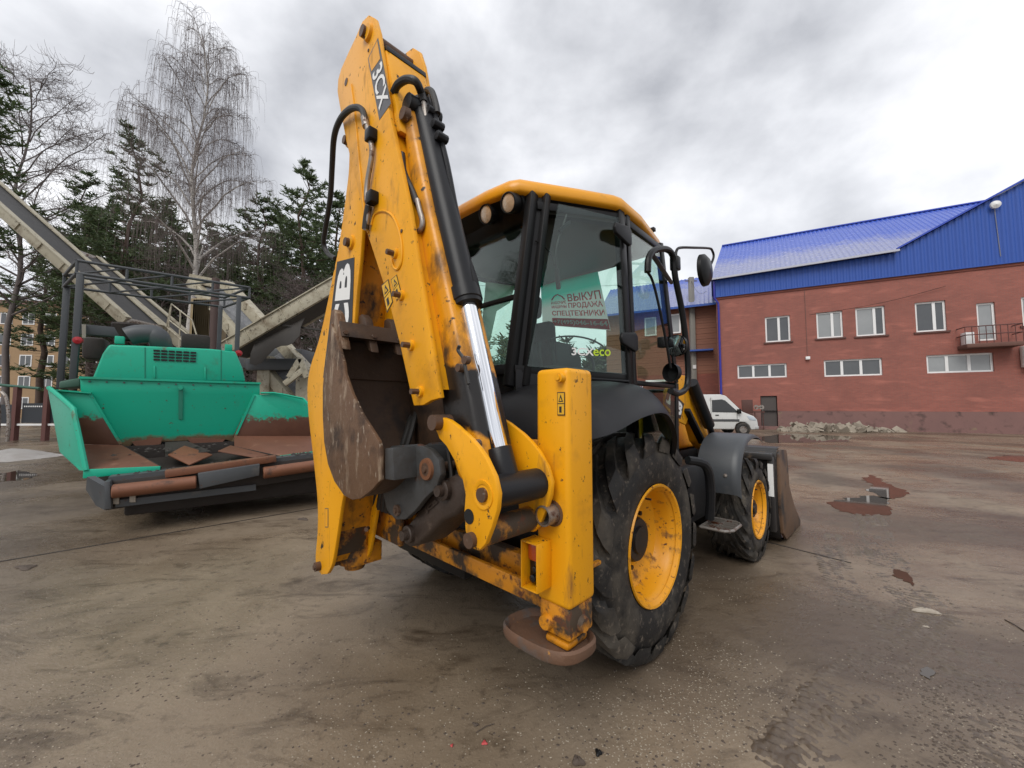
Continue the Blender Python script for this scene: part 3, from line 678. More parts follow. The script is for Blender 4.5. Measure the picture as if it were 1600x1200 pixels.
hose([(652, 312), (656, 330), (660, 345), (658, 358), (650, 362), (646, 355)], -1.268, .012, m_steel, nm='steel_pipe')
hose([(718, 540), (716, 548), (724, 560), (727, 575), (732, 600)], -1.27, .007)
hose([(700, 700), (705, 740), (705, 765)], -1.24, .009)
# hose bundle between carriage and arm
for k in range(5):
    x = -.35 + k * .05
    MB().tube(smooth_path([(x, -.72, 1.15), (x + .1, -.86, 1.36 + .02 * k), (x + .2, -.98, 1.30), (x + .2, -1.06, 1.05), (x + .12, -1.05, .85)], 6), .017, 8).build('hose', m_hose, bh)
# ================================================================== cab
cab = empty('cab', (0, 0, 0), 0, bh)
C1t, C1b = V3((.535, -.415, 2.70)), V3((.515, -.60, 1.68))
Bt, Bb = V3((.80, .125, 2.725)), V3((.80, .215, 1.66))
At, Ab, Af = V3((.755, .85, 2.74)), V3((.765, 1.07, 1.66)), V3((.74, 1.10, 1.02))
mir = lambda p: V3((-p.x, p.y, p.z))
for sx in (1, -1):
    S = (lambda p: p) if sx > 0 else mir
    m = MB()
    m.bar(S(C1t + V3((-.012, -.02, .08))), S(C1b + V3((-.012, -.02, -.1))), .052, .06, (0, 1, 0)); m.bar(S(C1t + V3((.04, .055, .08))), S(C1b + V3((.04, .055, -.1))), .04, .045, (0, 1, 0))
    m.bar(S(Bt + V3((0, .0, .06))), S(Bb + V3((0, 0, -.1))), .05, .07, (0, 1, 0)); m.bar(S(Bt + V3((.002, .085, .06))), S(Bb + V3((.002, .085, -.62))), .045, .05, (0, 1, 0))
    m.build_each('corner_post', m_frame, cab, bevel=.006)
    m = MB(); m.bar(S(At + V3((0, 0, .05))), S(Ab), .05, .06, (0, 1, 0)); m.bar(S(Ab), S(Af), .05, .06, (0, 1, 0)); m.build_each('front_post', m_frame, cab, bevel=.006)
    m = MB(); m.bar(S(C1t), S(Bt), .05, .05); m.bar(S(C1b), S(Bb), .05, .045); m.bar(S(Bt), S(At), .05, .05); m.bar(S(Bb + V3((0, .1, -.62))), S(Af), .05, .05); m.bar(S(Bb + V3((0, .09, -.03))), S(Ab + V3((0, 0, -.03))), .03, .03)
    m.build_each('window_frame', m_frame, cab, bevel=.005)
    MB().prism([S(k) for k in (C1t + V3((-.01, -.015, .06)), C1t + V3((.05, .07, .06)), C1b + V3((.05, .07, -.1)), C1b + V3((-.01, -.015, -.1)))], S(V3((-.012, .012, 0)))).build('post_filler', m_frame, cab, smooth=0)
    d_ = V3((.012, -.006, 0))
    gq = [C1b + V3((.05, .06, .015)), Bb + V3((0, -.02, .015)), Bt + V3((0, -.02, -.01)), C1t + V3((.05, .06, -.01))]
    gn = (gq[1] - gq[0]).cross(gq[2] - gq[0]).normalized(); gq[3] = gq[3] - V3((1, 0, 0)) * ((gq[3] - gq[0]).dot(gn) / gn.x)   # keep the pane flat
    MB().prism([S(p + d_) for p in gq], S(V3((.005, -.003, 0)))).build('quarter_window', m_glass, cab, smooth=0)
    gq = [Bb + V3((.012, .11, .0)), Ab + V3((.012, -.03, .0)), At + V3((.012, -.03, -.02)), Bt + V3((.012, .11, -.02))]
    gn = (gq[1] - gq[0]).cross(gq[2] - gq[0]).normalized(); gq[3] = gq[3] - V3((1, 0, 0)) * ((gq[3] - gq[0]).dot(gn) / gn.x)
    MB().prism([S(p) for p in gq], S(V3((.005, 0, 0)))).build('door_window', m_glass, cab, smooth=0)
    MB().prism([S(p) for p in (Bb + V3((.012, .11, -.58)), Af + V3((.012, -.03, .02)), Ab + V3((.012, -.03, -.05)), Bb + V3((.012, .11, -.05)))], S(V3((.005, 0, 0)))).build('lower_door_window', m_glass, cab, smooth=0)
    for q in ((Bt, .10), (Bt, .72)):
        pass
    for z in (2.60, 1.90):
        t_ = (Bt.z - z) / (Bt.z - Bb.z); p = lerp(Bt, Bb, t_)
        hp = [p + V3((.03, -.14, .035)), p + V3((.03, -.155, .0)), p + V3((.03, -.14, -.035)), p + V3((.04, .02, -.075)), p + V3((.04, .05, -.06)), p + V3((.04, .05, .03)), p + V3((.04, .02, .055))]
        MB().prism([S(k) for k in hp], S(V3((.028, -.01, 0)))).build('window_hinge', m_black, cab, bevel=.009, segs=3)
    # side wall below the quarter window, with louvres
    w = [C1b + V3((.02, 0, .0)), Bb + V3((.0, 0, .0)), Bb + V3((0, 0, -.16)), C1b + V3((.02, .0, -.22))]
    MB().prism([S(p + V3((.006, -.004, 0))) for p in w], S(V3((-.03, .015, 0)))).build('side_panel', m_black, cab, bevel=.005)
    for k in range(4):
        a_ = lerp(C1b, Bb, .42) + V3((.03, -.02, -.030 - .033 * k)); b_ = lerp(C1b, Bb, .97) + V3((.026, -.012, -.030 - .033 * k))
        MB().bar(S(a_), S(b_), .034, .017).build('louvre', m_black, cab, bevel=.007, segs=3)
    MB().prism([S(p) for p in (Bb + V3((0, 0, -.02)), Bb + V3((.0, .09, -.02)), Bb + V3((0, .09, -.6)), Bb + V3((0, 0, -.6)))], S(V3((-.02, 0, 0)))).build('sill_panel', m_black, cab)
# rear wall, windows
m = MB(); m.bar(C1t + V3((0, 0, .0)), mir(C1t), .05, .05); m.bar(C1b, mir(C1b), .06, .06); m.bar(lerp(C1t, C1b, .56), mir(lerp(C1t, C1b, .56)), .03, .03); m.build_each('rear_frame_bar', m_frame, cab, bevel=.006)
for t0, t1, nm in ((.02, .55, 'rear_window'), (.57, .98, 'lower_rear_window')):
    a_, b_ = lerp(C1t, C1b, t0), lerp(C1t, C1b, t1)
    MB().prism([b_ + V3((-.03, -.004, 0)), mir(b_) + V3((.03, -.004, 0)), mir(a_) + V3((.03, -.004, 0)), a_ + V3((-.03, -.004, 0))], (0, .006, 0)).build(nm, m_glass, cab, smooth=0)
MB().prism([C1b, mir(C1b), mir(C1b) + V3((0, .1, -.68)), C1b + V3((0, .1, -.68))], (0, .03, 0)).build('rear_panel', m_black, cab)
# windscreen
MB().prism([Af + V3((-.03, .0, .1)), mir(Af) + V3((.03, 0, .1)), mir(Ab) + V3((.03, .0, 0)), mir(At) + V3((.03, 0, -.02)), At + V3((-.03, 0, -.02)), Ab + V3((-.03, 0, 0))][3:] + [], (0, .005, 0)) if False else None
MB().add([Ab + V3((-.03, .004, 0)), mir(Ab) + V3((.03, .004, 0)), mir(At) + V3((.03, .004, -.02)), At + V3((-.03, .004, -.02))], [(0, 1, 2, 3)]).build('windscreen', m_glass, cab, smooth=0)
MB().add([Af + V3((-.03, .004, 0)), mir(Af) + V3((.03, .004, 0)), mir(Ab) + V3((.03, .004, -.02)), Ab + V3((-.03, .004, -.02))], [(0, 1, 2, 3)]).build('lower_windscreen', m_glass, cab, smooth=0)
m = MB(); m.bar(At, mir(At), .05, .05); m.bar(Ab, mir(Ab), .03, .03); m.build_each('front_frame_bar', m_frame, cab, bevel=.006)
MB().box((-.74, -.5, .98), (.74, 1.08, 1.02)).build('cab_floor', m_interior, cab)
# roof
def roofring(ins, z):
    h = [(0, -.60), (.25, -.592), (.44, -.565), (.50, -.53), (.70, -.18), (.825, .05), (.845, .12), (.83, .4), (.745, .90), (.70, .95), (.4, .99), (0, 1.0)]
    k = 1 - ins
    pts = [V3((x * k, .2 + (y - .2) * k, z)) for x, y in h]
    return pts + [mir(p) for p in pts[-2:0:-1]]
rr = [roofring(.05, 2.765), roofring(.012, 2.770), roofring(0.0, 2.785), roofring(.004, 2.83), roofring(.03, 2.858), roofring(.10, 2.885), roofring(.4, 2.91), roofring(.98, 2.92)]
MB().grid([r + [r[0]] for r in rr]).build('roof', m_roof, cab, smooth=50)
sf = [roofring(.04, 2.772), roofring(.06, 2.752), roofring(.17, 2.70), roofring(.30, 2.70), roofring(.98, 2.70)]
MB().grid([r + [r[0]] for r in sf]).build('roof_lining', m_frame, cab, smooth=30)
hd = MB(); hd.prism([V3((.49, -.50, 2.765)), V3((-.49, -.50, 2.765)), V3((-.49, -.42, 2.62)), V3((.49, -.42, 2.62))], (0, .05, 0)); hd.build('roof_header', m_frame, cab, bevel=.01)
for px, py in ((795, 317), (760, 335)):
    p = MF(px, py, y=-.55); ax = V3((0, -.96, -.28)).normalized()
    e = MB().lathe([(-.05, .06), (.0, .064), (.01, .062), (.012, .056), (.0, .054)], p, ax, 28).build('work_lamp', m_frame, cab)
    MB().lathe([(.002, .055), (.008, .04), (.010, .001)], p, ax, 28).build('lens', m_lampglass, e)
    p = V3((-p.x, p.y, p.z)); e2 = MB().lathe([(-.05, .06), (.0, .064), (.01, .062), (.012, .056), (.0, .054)], p, ax, 28).build('work_lamp', m_frame, cab)
    MB().lathe([(.002, .055), (.008, .04), (.010, .001)], p, ax, 28).build('lens', m_lampglass, e2)
p = V3((.70, .86, 2.86)); m = MB(); m.cyl(p, p + V3((0, 0, .05)), .008, n=8); m.box(p + V3((-.03, -.02, .05)), p + V3((.02, .02, .08))); m.build('washer_nozzle', m_frame, cab, bevel=.004)
# 3CXeco lettering on the quarter window
nn = V3((.02, -.010, 0))
n_ = (Bb - C1b); n_.z = 0; nv = V3((n_.y, -n_.x, 0)).normalized()
def onq(px, py):
    c = MF.i @ V3((0, 0, H)); d = MF.i.to_3x3() @ ray(px, py); o = Bb + V3((.012, -.026, .015)) + nv * .010
    w = (C1b + V3((.05, .06, 0)) - Bb - V3((0, -.02, 0))).cross(Bt - Bb).normalized(); t_ = (o - c).dot(w) / d.dot(w)
    return c + d * t_
q1 = [onq(*k) for k in ((893, 555), (928, 556), (928, 544), (893, 543))]; text_mesh('3CX', q1, 'window_lettering', m_white, cab, bold=.022, lift=.001)
q2 = [onq(*k) for k in ((927, 556), (954, 556.5), (954, 546), (927, 546))]; text_mesh('eco', q2, 'window_lettering', m_lime, cab, bold=.012, lift=.001)
# small flag sticker on the side panel
fo = Bb + V3((.012, -.03, -.09))
fq = [Bb + k for k in (V3((.034, .075, -.10)), V3((.034, .135, -.10)), V3((.034, .135, -.055)), V3((.034, .075, -.055)))]
m_flagblue = mat('flag_blue', (.02, .03, .12), .5); m_flagred = mat('flag_red', (.4, .02, .03), .5)
panel(fq, 'flag_sticker', m_flagblue, cab, .001)
fn = V3((1, 0, 0))
for a_, b_, w_, mt, lf in (((.0, 0), (1, 1), .10, m_white, .002), ((0, 1), (1, 0), .10, m_white, .0022), ((.5, 0), (.5, 1), .26, m_white, .0026), ((0, .5), (1, .5), .30, m_white, .0028), ((.5, 0), (.5, 1), .14, m_flagred, .0034), ((0, .5), (1, .5), .16, m_flagred, .0036)):
    g = lambda t: subquad(fq, t[0], t[0], t[1], t[1])[0]
    MB().bar(g(a_) + fn * lf, g(b_) + fn * lf, w_ * .05, .0006, (1, 0, 0)).build('flag_stripe', mt, cab, smooth=0)
# ---------------- cab inside: seat, console, levers, wiper
se = empty('operator_seat', (0, 0, 0), 0, cab)
m_seat = mat('seat_cloth', (.03, .012, .014), .8, base2=(.018, .012, .013), nscale=14)
MB().box((-.24, .15, 1.40), (.24, .62, 1.54)).build('cushion', m_seat, se, bevel=.05, segs=3)
m = MB(); m.prism([V3((-.23, .12, 1.50)), V3((-.23, .24, 1.50)), V3((-.21, .16, 2.12)), V3((-.21, .06, 2.12))], (.46, 0, 0)); m.build('backrest', m_seat, se, bevel=.05, segs=3)
MB().box((-.14, .04, 2.15), (.14, .13, 2.33)).build('headrest', m_seat, se, bevel=.04, segs=3)
MB().box((-.2, .2, 1.02), (.2, .56, 1.40)).build('seat_base', m_interior, se)
for sx in (-1, 1):
    MB().box((sx * .33 - .05, .12, 1.62), (sx * .33 + .05, .5, 1.68)).build('armrest', m_seat, se, bevel=.02)
    MB().box((sx * .52 - .12, -.36, 1.02), (sx * .52 + .12, .1, 1.72)).build('side_console', m_interior, cab, bevel=.05)
m = MB(); m.cyl((0, .95, 1.02), (0, .82, 1.72), .05, n=14); m.box((-.14, .72, 1.55), (.14, .9, 1.75)); m.build('steering_column', m_interior, cab, bevel=.02)
MB().tube([V3((.19 * math.cos(t), .74 + .07 * math.sin(t), 1.78 + .17 * math.sin(t))) for t in [2 * math.pi * i / 28 for i in range(29)]], .014, 8, caps=False).build('steering_wheel', m_interior, cab)
m = MB()
for x, y in ((.30, -.18), (.38, -.16), (.24, -.22), (-.3, -.2), (.45, -.1)):
    m.tube([V3((x, y, 1.6)), V3((x * .95, y - .03, 1.85)), V3((x * .95, y - .03, 1.851)), V3((x * .95, y - .03, 1.9))], .009, 8, r1=.02)
m.build_each('control_lever', m_interior, cab)
MB().box((.10, -.46, 1.5), (.34, -.30, 1.74)).build('instrument_pod', m_interior, cab, bevel=.04)
# wiper and cable behind the quarter glass
wq = [onq(*k) for k in ((893, 328), (886, 350), (880, 368), (876, 392), (877, 418), (880, 445))]
m = MB(); m.tube([p + V3((-.06, .03, 0)) for p in smooth_path(wq, 3)], .007, 6); m.build('wiper_arm', m_frame, cab)
a_, b_ = onq(880, 355), onq(898, 341); MB().bar(a_ + V3((-.05, .02, 0)), b_ + V3((-.05, .02, 0)), .03, .025).build('wiper_motor', m_frame, cab, bevel=.008)
a_, b_ = onq(877, 415), onq(880, 448); MB().bar(a_ + V3((-.05, .02, 0)), b_ + V3((-.05, .02, 0)), .028, .02).build('wiper_bracket', m_frame, cab, bevel=.006)
MB().tube([p + V3((-.07, .03, 0)) for p in smooth_path([onq(*k) for k in ((845, 368), (860, 378), (872, 394), (876, 410))], 4)], .004, 6).build('cable', m_frame, cab)
# curved inner trim seen low in the window
MB().tube([p + V3((-.1, .05, 0)) for p in smooth_path([onq(*k) for k in ((872, 525), (890, 521), (915, 521), (940, 527), (957, 537))], 4)], .006, 6).build('seat_hoop', m_interior, cab)
MB().prism([V3((.12, -.05, 1.55)), V3((.12, .0, 1.90)), V3((.12, .14, 2.0)), V3((.12, .5, 2.0)), V3((.12, .66, 1.90)), V3((.12, .7, 1.55))], (-.06, 0, 0)).build('inner_trim', m_interior, cab, bevel=.01)
# ---------------- rear mudguards
for sx in (1, -1):
    S = (lambda p: V3(p)) if sx > 0 else (lambda p: mir(V3(p)))
    inn_ = [(.20, -.56, 1.50), (.40, -.57, 1.54), (.56, -.56, 1.58), (.68, -.40, 1.60), (.78, -.18, 1.62), (.815, .02, 1.62), (.82, .20, 1.60), (.82, .36, 1.55), (.81, .55, 1.44), (.80, .68, 1.28)]
    out_ = [(.20, -.76, 1.335), (.50, -.78, 1.335), (.85, -.79, 1.33), (1.09, -.76, 1.33), (1.13, -.55, 1.355), (1.135, -.30, 1.415), (1.135, -.05, 1.442), (1.13, .10, 1.40), (1.09, .28, 1.27), (1.0, .42, 1.08)]
    i2, o2 = smooth_path(inn_, 3), smooth_path(out_, 3)
    rows = []
    for t in (0, .12, .3, .5, .7, .86, .96, 1.0):
        rows.append([S(lerp(a_, b_, t) + V3((0, 0, .055 * math.sin(math.pi * t) - (.012 if t == 1 else 0)))) for a_, b_ in zip(i2, o2)])
    rows.append([S(b_ + V3((-.03, .0, -.018))) for b_ in o2])
    rows.append([S(lerp(a_, b_, .6) + V3((0, 0, -.02))) for a_, b_ in zip(i2, o2)])
    MB().grid(rows).build('rear_mudguard', m_black, bh, smooth=50)
    MB().prism([S((.62, -.6, 1.36)), S((.62, .7, 1.36)), S((.62, .7, .9)), S((.62, -.6, .9))], S((-.02, 0, 0))).build('inner_wheel_wall', m_frame, bh, smooth=0)
# ---------------- hood and front loader
MB().prism([V3((-.40, 1.12, 1.0)), V3((-.40, 1.12, 1.60)), V3((-.40, 1.5, 1.63)), V3((-.40, 2.4, 1.48)), V3((-.40, 2.75, 1.36)), V3((-.40, 2.82, 1.0))], (.80, 0, 0)).build('engine_hood', m_yel, bh, bevel=.05, segs=3)
MB().box((-.38, 2.7, .6), (.38, 2.86, 1.3)).build('front_grille', m_frame, bh, bevel=.03)
for sx in (1, -1):
    S = (lambda p: p) if sx > 0 else mir
    e = empty('loader_arm', (0, 0, 0), 0, bh)
    arm = [MF(a, b, x=.64) for a, b in ((1057, 592), (1064, 586), (1073, 587), (1082, 612), (1090, 640), (1100, 655), (1106, 676), (1111, 692), (1107, 705), (1099, 700), (1091, 690), (1083, 660), (1072, 634), (1060, 612))]
    MB().prism([S(p) for p in arm], S(V3((-.09, 0, 0)))).build('arm_plate', m_yel, e, bevel=.006)
    a_, b_ = arm[7], arm[8]
    low = [V3((.63, 2.3, 1.1)), V3((.63, 2.42, 1.06)), V3((.63, 2.95, .52)), V3((.63, 2.9, .36)), V3((.63, 2.75, .42)), V3((.63, 2.22, .95))]
    MB().prism([S(p) for p in low], S(V3((-.08, 0, 0)))).build('lower_arm', m_yel, e, bevel=.006)
    p0, p1 = [MF(a, b, x=.70) for a, b in ((1081, 598), (1117, 688))]
    m = MB(); m.cyl(S(p0), S(lerp(p0, p1, .72)), .055, n=16); m.cyl(S(lerp(p0, p1, .7)), S(p1), .03, n=12); m.build('lift_ram', m_ram, e)
    p0, p1 = [MF(a, b, x=.68) for a, b in ((1072, 640), (1098, 692))]
    MB().bar(S(p0), S(p1), .04, .07, (1, 0, 0)).build('arm_link', m_frame, e, bevel=.01)
    t0 = V3((.46, 1.35, 1.05)); MB().box((min(sx * .42, sx * .56), 1.18, .98), (max(sx * .42, sx * .56), 1.45, 1.62)).build('loader_tower', m_frame, e, bevel=.02)
MB().prism([MF(a, b, x=.665) for a, b in ((1040, 612), (1050, 592), (1058, 586), (1068, 586), (1076, 604), (1080, 640), (1072, 664), (1060, 658), (1040, 636))], (-.024, 0, 0)).build('tower_plate', m_yel, bh, bevel=.006)
jq = [MF(a, b, x=.667) for a, b in ((1038, 630), (1063, 655), (1069, 631), (1044, 606))]
panel(jq, 'hood_badge', m_blackp, bh, .001)
for ch, a0, a1 in (('J', .03, .32), ('C', .345, .64), ('B', .665, .97)):
    text_mesh(ch, subquad(jq, a0, a1, .14, .86), 'badge_letter', m_white, bh, bold=.05, lift=.0025)
# loader bucket
lb = empty('loader_bucket', (0, 0, 0), 0, bh)
lp = [(2.80, .96), (2.86, 1.0), (3.16, .98), (3.20, .92), (3.26, .55), (3.50, .30), (3.86, .05), (3.83, .0), (3.0, .02), (2.84, .12), (2.78, .4)]
m_lside = mat('loader_side_rust', (.15, .085, .045), .6, base2=(.09, .05, .03), nscale=3, layers=[((.02, .017, .016), 2.2, .50, .60, .5), ((.26, .19, .12), 9, .62, .75, .6)], bump=(30, .3))
for x in (1.14, -1.17):
    MB().prism([V3((x, a, b)) for a, b in lp], (.03, 0, 0)).build('side_plate', m_lside, lb, bevel=.004)
bkp = smooth_path([V3((0, 3.18, .985)), V3((0, 2.86, 1.0)), V3((0, 2.79, .9)), V3((0, 2.77, .4)), V3((0, 2.83, .12)), V3((0, 3.0, .015)), V3((0, 3.86, .015))], 3)
m = MB(); m.grid([[p + V3((-1.14, 0, 0)) for p in bkp], [p + V3((1.14, 0, 0)) for p in bkp]]); m.grid([[p + V3((1.14, .02, .02)) for p in bkp], [p + V3((-1.14, .02, .02)) for p in bkp]])
m.build('shell', mat('black_bucket_paint', (.014, .014, .015), .4, base2=(.03, .026, .024), nscale=4, layers=[(MUD, 7, .6, .75, .8)]), lb, fix=False, smooth=50)
m = MB()
for x in (-.9, -.3, .3, .9, 1.10): m.box((x - .03, 2.70, .15), (x + .03, 2.80, .93))
m.build_each('back_rib', MATS['black_bucket_paint'], lb, bevel=.01)
MB().box((1.075, 2.695, .52), (1.125, 2.699, .86)).build('reflector_strip', m_white, lb)
m = MB(); m.tube(smooth_path([(.80, 2.9, 1.0), (.80, 2.9, 1.07), (.80, 2.95, 1.11), (.80, 3.0, 1.07), (.80, 3.0, 1.0)], 4), .015, 8); m.build('lifting_eye', m_rustpin, lb)
MB().box((-1.1, 2.68, .90), (1.12, 2.78, .97)).build('top_rail', MATS['black_bucket_paint'], lb, bevel=.01)
# front mudguards
m_guard = mat('grey_black_guard', (.042, .047, .053), .45, base2=(.06, .065, .07), nscale=3, layers=[((.11, .105, .1), 8, .6, .85, .6)])
for sx in (1, -1):
    rows = []
    arc = [(1.60, .70), (1.585, .80), (1.60, .92), (1.66, 1.04), (1.76, 1.13), (1.90, 1.185), (2.08, 1.205), (2.26, 1.19), (2.42, 1.14)]
    arc = [(p.x, p.y) for p in smooth_path([V3((a, b, 0)) for a, b in arc], 3)]
    for k, (a, b) in enumerate(arc):
        rows.append([V3((sx * x, a + dy, b - dz)) for x, dy, dz in ((.74, 0, .0), (.80, 0, 0), (1.02, 0, 0), (1.065, .004, .004), (1.085, .02, .02), (1.09, .05, .04))])
    g = MB().grid(rows).build('front_mudguard', m_guard, bh, smooth=60, solid=.006)
    for x in (.85, .98):
        p = V3((sx * x, 1.588, .86)); MB().lathe([(0, .018), (.008, .014), (.011, .001)], p, (0, -1, .1), 14).build('guard_bolt', m_steel, g)
    MB().bar(V3((sx * .75, 1.75, .8)), V3((sx * .45, 1.9, .75)), .05, .03).build('guard_bracket', m_frame, bh)
    MB().tube(smooth_path([(sx * .9, .95, 1.05), (sx * .98, 1.1, 1.0), (sx * .98, 1.2, .8), (sx * .95, 1.25, .55)], 5), .035, 10).build('step_bracket', m_black, bh)
    m = MB()
    c_ = V3((sx * 1.02, 1.32, .50))
    m.tube([c_ + V3((sx * .11 * a, .17 * b, 0)) for a, b in ((-1, -1), (.6, -1), (1, -.6), (1, .6), (.6, 1), (-1, 1), (-1, -1))], .012, 8)
    for k in range(5): m.bar(c_ + V3((-sx * .1, -.13 + .065 * k, 0)), c_ + V3((sx * .1, -.13 + .065 * k, 0)), .008, .03)
    m.bar(c_ + V3((0, -.16, 0)), c_ + V3((0, .16, 0)), .008, .03)
    m.build('step', m_steel, bh)
# ---------------- mirrors and rails on the right front post
XM = 1.0
def mt_(pts, x=XM): return [MF(a, b, x=x) for a, b in pts]
rails = mt_([(1012, 425), (1013, 406), (1018, 395), (1026, 390), (1039, 389), (1048, 394), (1053, 407), (1055, 433), (1065, 483), (1072, 536), (1075, 575), (1074, 600), (1069, 610), (1058, 615), (1048, 611)])
mi = empty('mirror_rail', (0, 0, 0), 0, bh)
MB().tube(smooth_path(rails, 5), .021, 10).build('grab_rail', m_frame, mi)
MB().tube(smooth_path(mt_([(1012, 425), (1020, 440), (1030, 480), (1040, 530), (1048, 575)], .98), 4), .009, 8).build('thin_rail', m_frame, mi)
MB().tube(smooth_path([MF(1018, 396, x=XM), V3((.78, 1.02, 2.5))], 2), .016, 8).build('rail_bracket', m_frame, mi)
MB().tube(smooth_path([MF(1048, 611, x=XM), V3((.78, 1.08, 1.6))], 2), .016, 8).build('rail_bracket', m_frame, mi)
MB().tube(smooth_path(mt_([(1055, 420), (1056, 402), (1057, 392), (1063, 387), (1085, 387), (1108, 388), (1113, 392), (1115, 402), (1109, 416), (1104, 418)]), 4), .010, 8).build('mirror_bracket', m_frame, mi)
p = MF(1055, 412, x=XM); MB().box(p - V3((.03, .03, .05)), p + V3((.03, .03, .05))).build('bracket_clamp', m_frame, mi, bevel=.01)
def mirror(px, py, x, r, ax):
    p = MF(px, py, x=x); ax = V3(ax).normalized()
    e = MB().lathe([(.0, r), (.03, r * .97), (.055, r * .7), (.065, .001)], p, -ax, 28).build('mirror_shell', m_frame, mi)
    MB().lathe([(.002, r * .94), (.010, r * .5), (.014, .001)], p, ax, 28).build('mirror_glass', mat('mirror_glass', (.6, .62, .65), .05, metal=1), e)
mirror(1097, 423, XM, .13, (-.97, -.02, 0))
mirror(1056, 540, .95, .08, (-.2, -1, -.05))
m = MB(); m.tube([MF(1056, 540, x=.95) + V3((0, .05, 0)), V3((.8, 1.05, 2.05))], .012, 8); m.build('mirror_stalk', m_frame, mi)
p = MF(1047, 582, x=.92); MB().lathe([(0, .07), (.05, .06), (.07, .001)], p, (.3, 1, 0), 24).build('side_lamp', m_frame, mi)
p = MF(1035, 535, x=.86); m = MB(); m.box(p - V3((.03, .03, .04)), p + V3((.03, .03, .04))); m.build('door_handle', m_frame, mi, bevel=.01)
# ================================================================== sale banner behind the windscreen
bn = MF.root('sale_banner', 'teal, white and red sale banner with red Cyrillic lettering hung inside the cab windscreen', 'banner')
def onw(px, py):
    c = MF.i @ V3((0, 0, H)); d = MF.i.to_3x3() @ ray(px, py); o = Ab + V3((0, -.05, 0)); w = V3((1, 0, 0)).cross(At - Ab).normalized(); t_ = (o - c).dot(w) / d.dot(w); return c + d * t_
B_ = [onw(848, 508), onw(954, 516), onw(934, 424), onw(845, 446)]
def tealmat():
    m = bpy.data.materials.new('banner_print'); m.use_nodes = True; N = m.node_tree.nodes; K = m.node_tree.links; b = N['Principled BSDF']; b.inputs['Roughness'].default_value = .5
    t = N.new('ShaderNodeTexCoord'); s = N.new('ShaderNodeSeparateXYZ'); K.new(t.outputs['Object'], s.inputs[0])
    mr = N.new('ShaderNodeMapRange'); mr.inputs[1].default_value = B_[1].z + .60 * (B_[2].z - B_[1].z); mr.inputs[2].default_value = B_[1].z + .80 * (B_[2].z - B_[1].z); K.new(s.outputs[2], mr.inputs[0])
    x = N.new('ShaderNodeMix'); x.data_type = 'RGBA'; K.new(mr.outputs[0], x.inputs[0]); x.inputs[6].default_value = (.95, .97, .96, 1); x.inputs[7].default_value = (.0, .85, .66, 1); K.new(x.outputs[2], b.inputs['Base Color'])
    tl_ = N.new('ShaderNodeBsdfTranslucent'); K.new(x.outputs[2], tl_.inputs[0]); ms = N.new('ShaderNodeMixShader'); ms.inputs[0].default_value = .8
    K.new(b.outputs[0], ms.inputs[1]); K.new(tl_.outputs[0], ms.inputs[2]); K.new(ms.outputs[0], N['Material Output'].inputs[0]); return m
MB().add(B_, [(0, 1, 2, 3)]).build("sheet", tealmat(), bn, smooth=0, fix=False)
m_redp = mat('red_print', (.62, .012, .02), .5)
_N = m_redp.node_tree.nodes; _t = _N.new('ShaderNodeBsdfTranslucent'); _t.inputs[0].default_value = (.62, .012, .02, 1); _m = _N.new('ShaderNodeMixShader'); _m.inputs[0].default_value = .6
for _a, _b in ((_N['Principled BSDF'].outputs[0], _m.inputs[1]), (_t.outputs[0], _m.inputs[2]), (_m.outputs[0], _N['Material Output'].inputs[0])): m_redp.node_tree.links.new(_a, _b)
panel(subquad(B_, .17, .998, .01, .19), 'red_band', m_redp, bn, .004)
for body, q in (('ВЫКУП', (.46, .975, .54, .69)), ('ПРОДАЖА', (.46, .975, .385, .51)), ('СПЕЦТЕХНИКИ', (.18, .975, .225, .355)), ('РАБОЧИЕ', (.18, .43, .50, .57)), ('МАШИНЫ', (.18, .43, .41, .48))):
    text_mesh(body, subquad(B_, *q), 'banner_text', m_redp, bn, bold=.022, lift=.006)
text_mesh('+7(495)046-16-64', subquad(B_, .19, .985, .045, .155), 'banner_text', m_white, bn, bold=.03, lift=.008)
MB().tube([subquad(B_, a, a, b, b)[0] + V3((0, -.006, 0)) for a, b in ((.19, .60), (.24, .68), (.30, .71), (.37, .66), (.41, .59))], .007, 6).build('banner_emblem', m_redp, bn)
sh = MF.root('paper_sheet', 'pale green paper sheet hung inside the left cab window', 'paper')
m_sheet = bpy.data.materials.new('pale_green_paper'); m_sheet.use_nodes = True
_N = m_sheet.node_tree.nodes; _t = _N.new('ShaderNodeBsdfTranslucent'); _t.inputs[0].default_value = (.66, .92, .80, 1); _N['Principled BSDF'].inputs['Base Color'].default_value = (.66, .92, .80, 1)
_m = _N.new('ShaderNodeMixShader'); _m.inputs[0].default_value = .7; m_sheet.node_tree.links.new(_N['Principled BSDF'].outputs[0], _m.inputs[1]); m_sheet.node_tree.links.new(_t.outputs[0], _m.inputs[2]); m_sheet.node_tree.links.new(_m.outputs[0], _N['Material Output'].inputs[0])
MB().add([MF(a, b, x=-.70) for a, b in ((759, 440), (804, 447), (797, 473), (776, 486), (766, 532), (750, 538))], [(0, 1, 2, 3, 4, 5)]).build('sheet', m_sheet, sh, smooth=0, fix=False)
